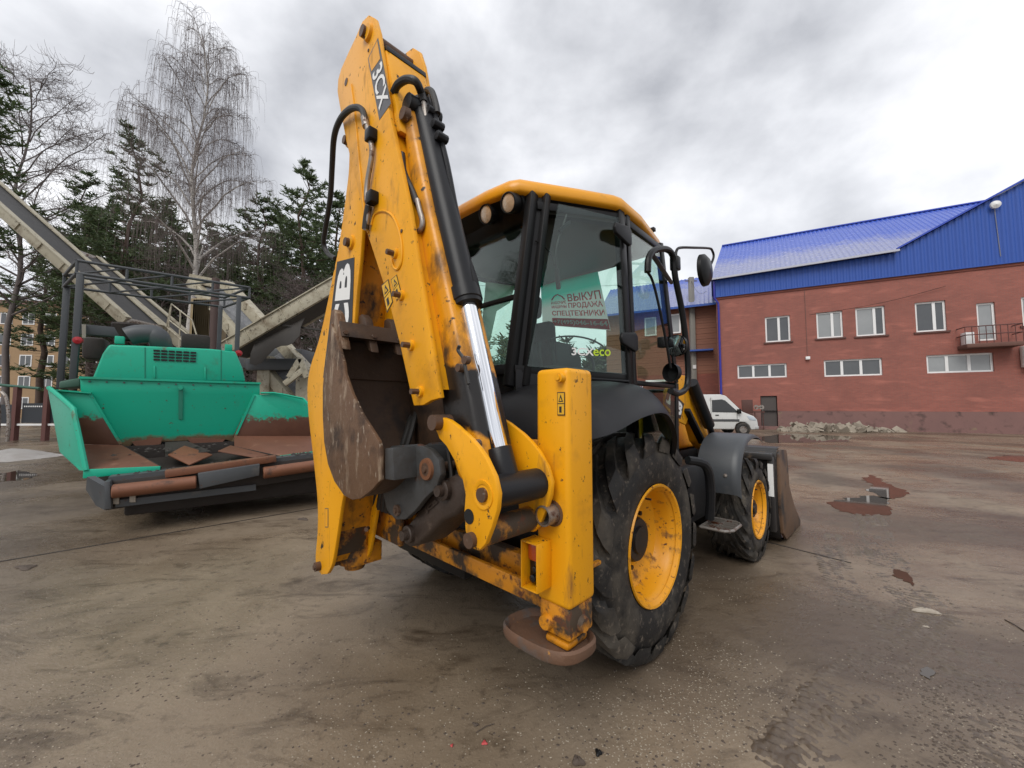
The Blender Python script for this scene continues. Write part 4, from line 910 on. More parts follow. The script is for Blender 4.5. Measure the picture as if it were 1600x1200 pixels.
# ================================================================== RED BRICK BUILDING (local x along the wall, y into the building)
BF = Frame((14.78, 27.6), -27.8)
bl = BF.root('brick_building', 'long red brick building with bright blue metal roof and white windows', 'building')
def brick_mat(name, c1, c2, mortar, vert=(0, 1)):
    m = bpy.data.materials.new(name); m.use_nodes = True; N = m.node_tree.nodes; K = m.node_tree.links; b = N['Principled BSDF']; b.inputs['Roughness'].default_value = .8
    t = N.new('ShaderNodeTexCoord'); s = N.new('ShaderNodeSeparateXYZ'); K.new(t.outputs['Object'], s.inputs[0]); cb = N.new('ShaderNodeCombineXYZ'); K.new(s.outputs[0], cb.inputs[0]); K.new(s.outputs[2], cb.inputs[1])
    br = N.new('ShaderNodeTexBrick'); br.inputs['Color1'].default_value = (*c1, 1); br.inputs['Color2'].default_value = (*c2, 1); br.inputs['Mortar'].default_value = (*mortar, 1); br.inputs['Scale'].default_value = 1
    br.inputs['Brick Width'].default_value = .26; br.inputs['Row Height'].default_value = .078; br.inputs['Mortar Size'].default_value = .009; K.new(cb.outputs[0], br.inputs[0])
    n = N.new('ShaderNodeTexNoise'); n.inputs['Scale'].default_value = .5; n.inputs['Detail'].default_value = 7; n.inputs['Roughness'].default_value = .65; K.new(t.outputs['Object'], n.inputs[0])
    mr = N.new('ShaderNodeMapRange'); mr.inputs[1].default_value = .45; mr.inputs[2].default_value = .72; mr.inputs[4].default_value = .85; K.new(n.outputs[0], mr.inputs[0])
    x = N.new('ShaderNodeMix'); x.data_type = 'RGBA'; K.new(mr.outputs[0], x.inputs[0]); K.new(br.outputs[0], x.inputs[6]); x.inputs[7].default_value = (c1[0] * .62, c1[1] * .75, c1[2] * .8, 1)
    n2 = N.new('ShaderNodeTexNoise'); n2.inputs['Scale'].default_value = 1.3; n2.inputs['Detail'].default_value = 8; mp = N.new('ShaderNodeMapping'); mp.inputs['Scale'].default_value = (.5, 1, 2.2); K.new(t.outputs['Object'], mp.inputs[0]); K.new(mp.outputs[0], n2.inputs[0])
    m2 = N.new('ShaderNodeMapRange'); m2.inputs[1].default_value = .56; m2.inputs[2].default_value = .72; m2.inputs[4].default_value = .75; K.new(n2.outputs[0], m2.inputs[0])
    y = N.new('ShaderNodeMix'); y.data_type = 'RGBA'; K.new(m2.outputs[0], y.inputs[0]); K.new(x.outputs[2], y.inputs[6]); y.inputs[7].default_value = (min(1, c1[0] * 1.35), c1[1] * 1.5, c1[2] * 1.5, 1)
    K.new(y.outputs[2], b.inputs['Base Color']); bp = N.new('ShaderNodeBump'); bp.inputs['Strength'].default_value = .5; bp.inputs['Distance'].default_value = .02; K.new(br.outputs[1], bp.inputs['Height']); bp.invert = True; K.new(bp.outputs[0], b.inputs['Normal'])
    return m
m_brick = brick_mat('red_brick', (.33, .108, .080), (.28, .092, .070), (.25, .125, .10))
m_brick2 = brick_mat('dark_red_brick', (.26, .075, .05), (.21, .06, .042), (.18, .08, .065))
m_plinth = mat('mauve_plinth', (.23, .12, .105), .8, base2=(.16, .09, .082), nscale=1.2, layers=[((.24, .2, .11), 1.6, .62, .75, .9), ((.07, .045, .04), 2.5, .55, .75, .9)], bump=(8, .3))
m_blue = mat('blue_metal_roof', (.024, .06, .40), .34, base2=(.03, .07, .44), nscale=1.2, spec=.5)
m_bluer = wear_mat('blue_metal_roof_worn_sheen', (.045, .095, .43), (.06, .115, .47), 12.6, 2.6, (.34, .35, .40), (.12, .15, .42), 1.6, .6, .26)  # lower slope: wear plus a pale sheen painted into the colour
m_bluec = mat('blue_cladding', (.018, .072, .33), .42, base2=(.024, .082, .37), nscale=.7)
m_pvc = mat('white_pvc', (.76, .76, .75), .4)
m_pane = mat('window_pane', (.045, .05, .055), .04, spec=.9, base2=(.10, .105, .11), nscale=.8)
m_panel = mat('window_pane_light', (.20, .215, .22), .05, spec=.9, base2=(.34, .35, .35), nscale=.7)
m_sill = mat('brown_sill', (.10, .04, .03), .6)
def holed_wall(x0, x1, z0, z1, holes, depth=.28):
    xs = sorted({x0, x1, *[h[0] for h in holes], *[h[1] for h in holes]}); zs = sorted({z0, z1, *[h[2] for h in holes], *[h[3] for h in holes]})
    m = MB()
    for a, b in zip(xs, xs[1:]):
        for c, d in zip(zs, zs[1:]):
            cx_, cz_ = (a + b) / 2, (c + d) / 2
            if any(h[0] < cx_ < h[1] and h[2] < cz_ < h[3] for h in holes): continue
            m.add([(a, 0, c), (b, 0, c), (b, 0, d), (a, 0, d)], [(0, 1, 2, 3)])
    for a, b, c, d in holes:
        m.add([(a, 0, c), (b, 0, c), (b, depth, c), (a, depth, c), (a, 0, d), (b, 0, d), (b, depth, d), (a, depth, d)], [(0, 3, 2, 1), (4, 5, 6, 7), (0, 4, 7, 3), (1, 2, 6, 5)])
    return m
def rect(px0, py0, px1, py1, fr=None):
    fr = fr or BF
    a, b = fr((px0), (py0), y=0), fr(px1, py0, y=0); c = fr(px0, py1, y=0); d = fr(px1, py1, y=0)
    return (a.x, b.x, (c.z + d.z) / 2, (a.z + b.z) / 2)
def window(parent, r, mull, y=.10, mt=m_pane, name='window', fw=.095, sill=True):
    x0, x1, z0, z1 = r
    m = MB().box((x0, y, z0), (x0 + fw, y + .07, z1)); m.box((x1 - fw, y, z0), (x1, y + .07, z1)); m.box((x0 + fw, y, z0), (x1 - fw, y + .07, z0 + fw)); m.box((x0 + fw, y, z1 - fw), (x1 - fw, y + .07, z1))
    for q in mull: m.box((q - fw * .7, y - .004, z0 + fw), (q + fw * .7, y + .066, z1 - fw))
    o = m.build(name, m_pvc, parent, smooth=0)
    cuts = [x0 + fw] + list(mull) + [x1 - fw]
    for i, (a, b) in enumerate(zip(cuts, cuts[1:])):
        MB().box((a + .01, y + .035, z0 + fw), (b - .01, y + .045, z1 - fw)).build('pane', mt if not isinstance(mt, list) else mt[i], o, smooth=0)
    if sill:
        MB().box((x0 - .12, -.08, z0 - .10), (x1 + .12, y, z0 - .005)).build('sill', m_sill, o, smooth=0)
    return o
WT = 9.485
up = [rect(1195, 494, 1234, 534), rect(1275, 487, 1316, 528), rect(1336, 479.5, 1382, 524.5), rect(1429, 471, 1477, 518), rect(1525, 473, 1554, 532), rect(1595, 462, 1640, 508)]
lo = [rect(1152, 569, 1229, 590.5), rect(1287, 561, 1378, 587.5), rect(1447, 553, 1552, 582)]
dr_ = rect(1188, 618.6, 1214, 664); dr_ = (dr_[0], dr_[1], .18, dr_[3])
holed_wall(0, 30, 1.22, WT, up + lo + [(dr_[0], dr_[1], 1.22, dr_[3])]).build('wall', m_brick, bl, smooth=0, fix=False)
m = holed_wall(0, 30, 0, 1.22, [(dr_[0], dr_[1], .18, 1.22)]); 
for i in range(len(m.v)): m.v[i] = m.v[i] + Vector((0, -.05 if m.v[i].y < .01 else 0, 0))
m.build('plinth', m_plinth, bl, smooth=0, fix=False)
MB().box((0, -.052, 1.20), (dr_[0], .0, 1.26)).build('plinth_ledge', m_brick, bl, smooth=0); MB().box((dr_[1], -.052, 1.20), (30, .0, 1.26)).build('plinth_ledge', m_brick, bl, smooth=0)
MB().add([(0, 0, 0), (0, 14, 0), (0, 14, WT), (0, 0, WT)], [(0, 1, 2, 3)]).build('end_wall', m_brick, bl, smooth=0, fix=False)
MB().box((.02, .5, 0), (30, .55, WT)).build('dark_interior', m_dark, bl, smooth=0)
MB().box((-.05, -.06, WT - .28), (30, -.002, WT)).build('cornice', m_brick2, bl, smooth=0)
mul = [[BF(1217, 510, y=0).x], [BF(1301, 510, y=0).x], [BF(1367.5, 510, y=0).x], [BF(1461, 500, y=0).x]]
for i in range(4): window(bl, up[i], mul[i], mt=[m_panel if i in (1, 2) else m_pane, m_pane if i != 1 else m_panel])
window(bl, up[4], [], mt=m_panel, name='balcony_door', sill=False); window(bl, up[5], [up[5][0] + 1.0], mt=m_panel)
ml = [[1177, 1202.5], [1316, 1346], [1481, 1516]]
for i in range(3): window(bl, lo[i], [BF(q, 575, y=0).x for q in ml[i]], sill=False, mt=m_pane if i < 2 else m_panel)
d = MB().box((dr_[0] + .04, .12, .18), (dr_[1] - .04, .18, dr_[3] - .04)).build('door', mat('grey_brown_door', (.075, .06, .055), .5, base2=(.06, .05, .045), nscale=2), bl, smooth=0)
MB().box((dr_[0] + .1, .06, 1.1), (dr_[0] + .14, .12, 1.25)).build('handle', m_steel, d)
MB().box((dr_[0] - .3, -.9, 0), (dr_[1] + .3, -.05, .17)).build('door_step', m_plinth, bl, smooth=0)
# ribbed blue cladding above the brick (follows the gable), one sheet
gx0, gz0 = 9.70, 10.95; slope = (13.85 - 10.99) / (15.08 - 9.76); gpx = 19.0; gpz = gz0 + (gpx - gx0) * slope
def topz(x):
    if x < gx0: return 10.62 + .03 * 0 + (x + .2) * (10.84 - 10.63) / 9.85
    return gz0 + (x - gx0) * slope if x < gpx else gpz - (x - gpx) * slope
m = MB(); xs = [i * .075 - .15 for i in range(int(30 / .075))]
rows_b, rows_t = [], []
for i, x in enumerate(xs):
    yy = -.10 if i % 4 in (0, 1) else -.14
    rows_b.append(Vector((x, yy, WT - .10))); rows_t.append(Vector((x, yy, topz(x) - .03)))
m.grid([rows_b, rows_t]).build('cladding', m_bluec, bl, smooth=0, fix=False)
MB().box((-.15, -.16, WT - .14), (30, -.06, WT - .09)).build('drip_edge', m_bluec, bl, smooth=0)
# main roof: ribbed sheet from eave to ridge
ez = lambda x: 10.63 + (x + .25) * (10.84 - 10.63) / 9.85
rt = MB(); xs = [-.30 + i * .07 for i in range(int(16.6 / .07))]
ra_, rb_ = [], []
for i, x in enumerate(xs):
    dz = .05 if i % 4 in (0, 1) else 0
    xr = .64 + (x + .25) * (16.12 - .64) / 16.37
    ra_.append(Vector((x, -.5 if x < 9.7 else -.1, ez(x) + dz - (0 if x < 9.7 else -.02)))); rb_.append(Vector((xr, 6.0, 15.28 + dz)))
rt.grid([ra_, rb_]).build('roof', m_bluer, bl, smooth=0, fix=False)
rp2 = MB().add([(.64, 6, 15.28), (16.1, 6, 15.28), (16.1, 12.5, 10.6), (-.25, 12.5, 10.6)], [(0, 1, 2, 3)]).build('rear_roof', m_blue, bl, smooth=0, fix=False)
MB().bar((-.32, -.56, ez(-.3) - .03), (9.72, -.56, ez(9.7) - .03), .10, .12).build('gutter', mat('pale_gutter', (.45, .46, .52), .3), bl)
MB().bar((.6, 6, 15.33), (16.2, 6, 15.33), .3, .08).build('ridge_cap', m_blue, bl)
MB().prism([(-.3, -.5, 10.6), (-.3, 6, 10.6), (-.3, 12.5, 10.6), (.6, 6.0, 15.25)][:1] + [(.62, 6, 15.26), (-.28, 12.5, 10.6)], (.05, 0, 0)).build('hip_end', m_blue, bl, smooth=0)
# cross gable roof behind the clad gable
for sgn in (0, 1):
    xe, ze = (gx0, gz0) if not sgn else (2 * gpx - gx0, gz0)
    MB().prism([(xe, -.35, ze), (gpx, -.35, gpz), (gpx, 9, gpz), (xe, 9, ze)], (0, 0, .10)).build('gable_roof', m_blue, bl, smooth=0)
# downpipe at the corner, wall cable, lamps
p = [BF(1128, y_, y=-.15) for y_ in (482, 500)]
MB().tube([Vector((-.12, -.3, 10.5)), Vector((-.12, -.2, 9.3)), Vector((.12, -.16, 8.9)), Vector((.12, -.16, 2.2))], .075, 10).build('downpipe', mat('blue_pipe', (.03, .03, .28), .4), bl)
cx_ = BF(1259, 500, y=-.02).x
m = MB().tube([(cx_, -.02, BF(1259, 446, y=0).z), (cx_, -.02, BF(1257, 556, y=0).z)], .014, 6); m.build('wall_cable', mat('cable_brown', (.16, .09, .075), .6), bl)
m = MB(); m.box((cx_ - .12, -.2, BF(1258, 560, y=0).z - .1), (cx_ + .12, -.0, BF(1258, 560, y=0).z + .1)); m.build('wall_camera', m_pvc, bl, bevel=.03)
gl_ = BF(1555, 320, y=-.3); MB().lathe([(0, .22), (.1, .2), (.18, .001)], gl_, (0, -1, -.2), 18).build('floodlight', m_pvc, bl)
MB().tube([gl_ + Vector((0, .1, 0)), gl_ + Vector((.12, .14, -2.9))], .02, 5).build('lamp_cable', mat('grey_cable', (.2, .2, .24), .5), bl)
# thin sagging wire along the wall
MB().tube(smooth_path([BF(1265, 492, y=-.2), BF(1330, 482, y=-.2), BF(1400, 468, y=-.15), BF(1478, 447, y=-.1)], 5), .012, 5).build('wall_wire', m_frame, bl)
# balcony
e = empty('balcony', (0, 0, 0), 0, bl)
b0, b1 = BF(1503, 540, y=-.5), BF(1592, 536, y=-.5); bz = up[4][2] - .25
MB().box((b0.x, -1.0, bz - .22), (b1.x, -.0, bz)).build('slab', mat('rusty_slab', (.10, .045, .035), .8, base2=(.16, .08, .06), nscale=2), e, bevel=.03)
m_rail = mat('rusty_rail', (.10, .04, .035), .7)
for zz in (bz + .95, bz + .5): MB().tube([(b0.x, -.05, zz), (b0.x, -.9, zz), (b1.x, -.9, zz), (b1.x, -.05, zz)], .03, 6).build('rail', m_rail, e)
n_ = 9
for i in range(n_): MB().tube([(b0.x + (b1.x - b0.x) * i / (n_ - 1), -.9, bz), (b0.x + (b1.x - b0.x) * i / (n_ - 1), -.9, bz + .95)], .018, 5).build('baluster', m_rail, e)
m = MB().box((b0.x + .12, -.55, bz), (b0.x + .5, -.1, bz + .7)); m.build('balcony_box', m_pvc, e, bevel=.02)
# air conditioner
ac = empty('air_conditioner', (0, 0, 0), 0, bl); r = rect(1591, 541, 1625, 574)
MB().box((r[0], -.45, r[2]), (r[1], -.08, r[3])).build('case', m_pvc, ac, bevel=.02)
for fz in (.3, .7):
    MB().lathe([(0, .32), (.02, .3), (.01, .28), (.005, .001)], (r[0] + .42, -.45, r[2] + (r[3] - r[2]) * fz), (0, -1, 0), 20).build('fan_grille', m_frame, ac)
# ------------------------------------------------------------------ annex with timber upper wall
an = BF.root('timber_annex', 'low brown timber and brick annex with blue metal roof beside the concrete pole', 'building')
def plankmat():
    return mat('brown_timber', (.27, .11, .062), .65, base2=(.19, .075, .045), nscale=2, stretch=(.2, 1, 6))
AX0, AX1, AY = -9.0, -.02, 4.0
for k in range(26):
    z = 4.2 + k * .22
    MB().box((AX0, AY - (.02 if k % 2 else .0), z), (AX1, AY + .1, z + .21)).build('plank', plankmat(), an, smooth=0)
MB().box((AX0, AY + .02, 0), (AX1, AY + .3, 4.2)).build('wall', m_brick2, an, smooth=0)
MB().box((AX0, AY + .12, 4.2), (AX1, AY + .3, 10.0)).build('wall', m_brick2, an, smooth=0)
for q in ((1007, 497, 1026, 524), (1042, 492, 1064, 520)):
    a, b = BF(q[0], q[1], y=AY - .1), BF(q[2], q[3], y=AY - .1); x0, x1, z0, z1 = a.x, b.x, b.z, a.z
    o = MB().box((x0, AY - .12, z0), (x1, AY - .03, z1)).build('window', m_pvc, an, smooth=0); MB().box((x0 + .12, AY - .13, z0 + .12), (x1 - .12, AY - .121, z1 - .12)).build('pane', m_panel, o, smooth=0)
ra_, rb_ = [], []
for i in range(int(10 / .08)):
    x = -9.6 + i * .08; dz = .05 if i % 4 < 2 else 0
    ra_.append(Vector((x, AY - .9, 9.75 + dz))); rb_.append(Vector((x, AY + 4.5, 13.6 + dz)))
MB().grid([ra_, rb_]).build('roof', m_bluer, an, smooth=0, fix=False)
MB().box((-9.6, AY - .95, 9.6), (.3, AY - .88, 9.78)).build('eave_board', m_bluec, an, smooth=0)
MB().box((-3.4, AY - .8, 6.0), (-.3, AY - .05, 6.12)).build('canopy', m_bluec, an, smooth=0)
MB().box((-5.5, AY - .8, 3.6), (-3.0, AY - .05, 3.75)).build('porch_roof', m_pvc, an, smooth=0)
# ------------------------------------------------------------------ concrete pole, wires
pp_ = WF(1086, 664, z=0); pp_.z = 0
po = empty('utility_pole', pp_); tag(po, 'tall grey concrete utility pole in front of the timber annex', 'pole')
hz_ = H + (636 - 428) / 605 * pp_.y * .99
MB().prism([(-.19, -.16, 0), (.19, -.16, 0), (.19, .16, 0), (-.19, .16, 0)], (0, 0, hz_)).build('shaft', mat('weathered_concrete', (.26, .25, .22), .85, base2=(.20, .19, .17), nscale=3, bump=(20, .3)), po, bevel=.03)
MB().bar((-.5, 0, hz_ - .3), (.5, 0, hz_ - .3), .08, .08).build('crossarm', m_steel, po)
MB().box((-.12, -.22, 4.6), (.12, -.16, 4.9)).build('junction_box', m_pvc, po)
for k, (tx, ty, tz) in enumerate(((14.0, 27.4, 9.8), (-20, 24, 11.5))):
    a = Vector((pp_.x, pp_.y, hz_ - .25)); b = Vector((tx, ty, tz)); pts = [a.lerp(b, i / 14) + Vector((0, 0, -(.6 if k == 0 else 1.4) * math.sin(math.pi * i / 14))) for i in range(15)]
    tag(MB().tube(pts, .012, 5).build('power_line', m_frame), ['short sagging power line between the concrete pole and the brick building', 'long sagging power line running from the concrete pole towards the trees'][k], 'cable')
# ------------------------------------------------------------------ white van
vp = WF(1172, 679, z=0)
va = empty('white_van', (vp.x, vp.y, 0), R(-8)); tag(va, 'white panel van with dark windscreen parked in front of the brick building', 'van')
m_van = mat('white_van_paint', (.62, .62, .60), .3, base2=(.55, .55, .53), nscale=2, coat=.2, layers=[((.22, .19, .16), 4, .60, .8, .7)])
prof = [(-4.9, .35), (-4.9, 1.95), (-4.7, 2.1), (-1.75, 2.12), (-1.5, 2.04), (-.72, 1.22), (-.20, 1.0), (-.04, .82), (0, .55), (-.03, .33), (-.35, .30), (-.42, .52), (-.6, .68), (-.85, .70), (-1.05, .58), (-1.14, .32), (-3.6, .32), (-3.68, .55), (-3.9, .70), (-4.12, .68), (-4.3, .52), (-4.36, .34)]
MB().prism([Vector((a, -.95, b)) for a, b in prof], (0, 1.9, 0)).build('body', m_van, va, bevel=.05, segs=3)
m_vglass = mat('van_glass', (.012, .014, .016), .05, spec=.8)
MB().prism([Vector((a, -.962, b)) for a, b in ((-2.2, 1.2), (-2.2, 1.82), (-1.72, 1.86), (-1.55, 1.8), (-1.02, 1.28), (-.98, 1.18))], (0, .02, 0)).build('side_window', m_vglass, va, smooth=0)
ws = [(-1.47, 1.98), (-.77, 1.24)]
MB().prism([Vector((ws[0][0] + .03, -.82, ws[0][1])), Vector((ws[1][0] + .03, -.88, ws[1][1])), Vector((ws[1][0] + .03, .88, ws[1][1])), Vector((ws[0][0] + .03, .82, ws[0][1]))], (.02, 0, .02)).build('windscreen', m_vglass, va, smooth=0)
MB().tube([(-.85, -.8, 1.36), (-1.0, .1, 1.52)], .015, 5).build('wiper', m_frame, va)
MB().prism([Vector((a, -.966, b)) for a, b in ((-.42, .80), (-.55, 1.02), (-.30, 1.0), (-.10, .86), (-.12, .76))], (0, .1, 0)).build('headlight', mat('van_headlight', (.45, .5, .55), .1, spec=.8), va, bevel=.015)
MB().box((-.06, -.6, .58), (.02, .6, .72)).build('grille', m_frame, va, bevel=.02)
MB().box((-.2, -.965, .32), (.03, .965, .52)).build('bumper', mat('van_bumper', (.42, .42, .41), .5), va, bevel=.06, segs=3)
MB().box((-1.02, -1.12, 1.12), (-.84, -.97, 1.36)).build('side_mirror', m_frame, va, bevel=.04)
for sx_, z0_, z1_ in ((-2.25, .5, 1.95), (-1.0, .75, 1.2), (-3.3, .5, 1.95)):
    MB().box((sx_ - .008, -.957, z0_), (sx_ + .008, -.945, z1_)).build('door_seam', m_frame, va, smooth=0)
MB().box((-4.6, -.975, .72), (-.9, -.94, .84)).build('rub_strip', mat('van_strip', (.06, .06, .062), .6), va, bevel=.01)
MB().box((-2.05, -.975, 1.02), (-1.88, -.945, 1.07)).build('door_handle', m_frame, va)
MB().box((.025, -.26, .40), (.04, .26, .51)).build('number_plate', m_pvc, va)
for x in (-.75, -3.95):
    for y in (-.93, .93):
        w = empty('wheel', (0, 0, 0), 0, va)
        MB().lathe([(-.1, .18), (-.1, .3), (-.08, .33), (.08, .33), (.1, .3), (.1, .18)], (x, y, .33), (0, 1, 0), 28).build('tyre', m_tyre, w)
        MB().lathe([(-.09, .2), (-.05, .17), (-.06, .001)], (x, y, .33), (0, 1 if y < 0 else -1, 0), 24).build('wheel_disc', m_steel, w)
# ------------------------------------------------------------------ rusty cabinet and rubble by the wall
ca = BF.root('rusty_cabinet', 'rust brown metal cabinet with open frame standing left of the grey door', 'cabinet')
c0 = BF(1160, 660, y=-1.2); c1 = BF(1177, 660, y=-1.2)
m_cab = mat('rust_brown_metal', (.10, .04, .03), .7, base2=(.07, .03, .025), nscale=4)
for z_ in (0, 1): MB().box((c0.x, -1.4, .1 + z_ * .95), (c1.x, -1.0, 1.0 + z_ * .95)).build('panel', m_cab, ca, bevel=.01)
for x in (c1.x + .1, c1.x + .55):
    MB().tube([(x, -1.3, 0), (x, -1.3, 1.15)], .03, 6).build('frame_leg', m_cab, ca)
MB().box((c1.x + .05, -1.4, 1.1), (c1.x + .65, -.9, 1.18)).build('shelf', m_cab, ca)
for x in (c1.x + .2, c1.x + .48):
    w = MB().lathe([(0, .15), (.08, .15), (.08, .05), (0, .05)], (x, -1.25, 1.45), (0, -1, 0), 16).build('fan_wheel', m_steel, ca)
rnd = random.Random(4)
rb = MB()
for k in range(420):
    t = rnd.random(); px = 1232 + 150 * t; hgt = .55 * max(.08, math.sin(math.pi * min(1, t * 1.05)) ** .8)
    c = WF(px, 674, z=0); c += Vector((rnd.uniform(-.5, .5), rnd.uniform(-.9, 1.0), 0)); c.z = max(.03, hgt * (1 - abs(rnd.uniform(-1, 1)))) * rnd.random()
    s = .05 + .28 * rnd.random() ** 2.6; q = Matrix.Rotation(rnd.uniform(0, 6), 3, Vector((rnd.random(), rnd.random(), rnd.random() + .1)).normalized())
    base = [Vector((x, y, z)) for x in (-1, 1) for y in (-1, 1) for z in (-1, 1)]
    sc = Vector((rnd.uniform(.5, 1), rnd.uniform(.5, 1), rnd.uniform(.3, .7)))
    rb.add([c + q @ Vector((v.x * sc.x * s, v.y * sc.y * s, v.z * sc.z * s)) * rnd.uniform(.75, 1.1) for v in base], [(0, 1, 3, 2), (4, 6, 7, 5), (0, 4, 5, 1), (2, 3, 7, 6), (0, 2, 6, 4), (1, 5, 7, 3)])
o = rb.build('rubble_heap', mat('pale_rubble', (.40, .36, .29), .85, base2=(.15, .11, .08), nscale=1.6, bump=(20, .3)), smooth=0); tag(o, 'low heap of pale broken rubble along the foot of the brick wall', 'rubble', kind='stuff')
# ================================================================== GREEN ASPHALT PAVER (local x along its front, y towards its rear)
PF = Frame((-4.53, 4.38), 38)
pv = PF.root('asphalt_paver', 'green asphalt paver with rusty open hopper, push rollers and bare canopy frame', 'paver')
GRN, GRN2 = (.003, .40, .25), (.005, .34, .21)
m_grn = mat('green_paint', GRN, .4, base2=GRN2, nscale=1.5, spec=.45, layers=[((.03, .20, .12), 3, .54, .75, .6), ((.10, .12, .07), 8, .62, .75, .7, (1, 1, .3)), (RUST, 26, .67, .71, .8)])
m_grnw = wear_mat('green_paint_worn_rear', GRN, GRN2, 1.03, .30, (.10, .06, .035), (.2, .15, .08))
m_grni = wear_mat('green_paint_worn_wing', GRN, GRN2, 1.30, .62, (.085, .034, .022), (.14, .06, .035))
m_rust = mat('hopper_rust', (.17, .068, .036), .6, base2=(.11, .045, .027), nscale=3, layers=[((.25, .13, .08), 5, .58, .8, .6), ((.05, .025, .018), 6, .60, .8, .8)], bump=(25, .2))
m_rustr = mat('rusty_roller', (.24, .10, .05), .5, base2=(.15, .06, .035), nscale=4, metal=.2, layers=[((.05, .035, .03), 5, .58, .7, .7)])
m_pgrey = mat('paver_grey', (.075, .082, .088), .5, base2=(.055, .06, .065), nscale=3, layers=[(RUST, 9, .63, .72, .8), ((.15, .13, .11), 5, .58, .8, .8)])
m_asph = mat('asphalt_crust', (.018, .015, .013), .7, base2=(.04, .03, .025), nscale=6, bump=(30, .5))
def py_(pts, y): return [PF(a, b, y=y) for a, b in pts]
# bumper and push rollers
r0, r1, r2, r3 = PF(175, 768, y=0), PF(307, 753, y=0), PF(411, 739, y=0), PF(487, 728, y=0)
xr = r3.x + .55
r3e = r2.lerp(r3, (xr - r2.x) / (r3.x - r2.x))
for a, b in ((r0, r1), (r2, r3e)):
    MB().lathe([(0, .03), (0, .068), (.01, .078), ((b - a).length - .01, .078), ((b - a).length, .068), ((b - a).length, .03)], a, b - a, 28).build('push_roller', m_rustr, pv)
ctr_ = [(309, 740), (406, 725), (405, 743), (312, 764)]
MB().prism(py_(ctr_, -.05), (0, .12, 0)).build('roller_bracket', m_pgrey, pv, bevel=.008)
MB().prism([r0 + Vector((-.05, .10, .10)), r3e + Vector((0, .10, .10)), r3e + Vector((0, .10, .15)), r0 + Vector((-.05, .10, .15))], (0, .2, 0)).build('bumper_top', m_pgrey, pv)
MB().prism(py_([(257, 736), (432, 712), (432, 722), (258, 747)], .02), (0, .16, 0)).build('scraper_bar', m_rustr, pv, bevel=.01)
MB().prism([r0 + Vector((-.06, .09, -.22)), r3e + Vector((0, .09, -.18)), r3e + Vector((0, .09, .10)), r0 + Vector((-.06, .09, .10))], (0, .22, 0)).build('bumper_beam', m_asph, pv, bevel=.01)
m = MB().prism(py_([(180, 782), (400, 757), (400, 766), (180, 793)], .06), (0, .1, 0)); m.build('bumper_skirt', m_pgrey, pv)
MB().prism(py_([(163, 752), (172, 752), (174, 796), (163, 796)], -.03), (0, .14, 0)).build('bumper_end', m_pgrey, pv, bevel=.01)
for q in ((176, 773), (202, 770)):
    MB().prism(py_([(q[0], q[1]), (q[0] + 10, q[1] - 1), (q[0] + 10, q[1] + 15), (q[0], q[1] + 15)], .04), (0, .04, 0)).build('tow_tab', mat('pale_tab', (.4, .36, .3), .6), pv, bevel=.006)
fl = [PF(136, 745, y=.1), PF(163, 760, y=.0), PF(163, 797, y=.0), PF(150, 790, y=.2), PF(134, 765, y=.5)]
MB().prism(fl, (.06, .02, 0)).build('frame_side', m_pgrey, pv)
# hopper: floors, wings, back wall
L0, L1 = PF(127, 694, y=1.25), PF(190, 695, y=1.25); L2, L3 = PF(251, 729, y=.28), PF(131, 735, y=.40)
MB().prism([L0, L1, L2, L3], (0, 0, -.035)).build('hopper_floor', m_rust, pv, bevel=.004)
MB().prism([L3 + Vector((0, -.006, -.09)), L2 + Vector((0, -.006, -.05)), L2 + Vector((0, -.006, .008)), L3 + Vector((0, -.006, .014))], (0, -.03, 0)).build('floor_lip', m_grn, pv, bevel=.008)
wi = [PF(88, 609, y=1.25), PF(141, 614, y=1.25), L1, L0, PF(112, 642, y=1.2)]
MB().prism([PF(88, 609, y=1.27), PF(141, 614, y=1.27), L1 + Vector((0, .02, 0)), L0 + Vector((-.02, .02, 0))], (0, .03, 0)).build('wing_wall', m_grni, pv, bevel=.004)
MB().bar(PF(80, 609, y=1.25), PF(143, 614, y=1.25), .05, .02).build('wing_flange', m_grn, pv)
wp = [PF(74, 606, y=1.25), PF(109, 636, y=.75), PF(114, 650, y=.62), PF(132, 735, y=.38), PF(124, 735, y=.40), PF(93, 706, y=1.1), PF(84, 650, y=1.25)]
MB().prism(wp, (.035, -.015, 0)).build('wing_side', wear_mat('green_wing_faded', (.006, .33, .21), (.02, .27, .17), .62, .2, (.13, .14, .11), (.12, .05, .035)), pv, bevel=.006)
MB().tube(smooth_path([p + Vector((.018, -.02, 0)) for p in wp[:4]], 4), .026, 8).build('wing_rim', m_grn, pv)
rw = [(125, 590), (406, 599), (406, 618), (397, 617), (362, 690), (351, 686), (208, 692), (196, 704), (189, 694), (142, 614), (126, 611)]
MB().prism(py_(rw, 1.30), (0, .04, 0)).build('hopper_back', m_grnw, pv, bevel=.004)
MB().bar(PF(124, 590, y=1.29), PF(407, 599, y=1.29), .05, .03).build('back_flange', m_grn, pv)
for a, b in (((141, 615), (189, 694)), ((397, 617), (364, 690))):
    MB().bar(PF(*a, y=1.285), PF(*b, y=1.285), .035, .03).build('corner_weld', m_grnw, pv)
MB().prism(py_([(206, 690), (254, 683), (251, 694), (212, 699)], 1.24), (0, .03, 0)).build('back_flap', m_rust, pv)
MB().prism(py_([(292, 684), (352, 686), (343, 697), (301, 697)], 1.24), (0, .03, 0)).build('back_flap', m_rust, pv)
p = PF(282, 606, y=1.29); m = MB(); m.cyl(p, p + Vector((0, -.05, 0)), .03, n=12); m.build('lug', m_grn, pv)
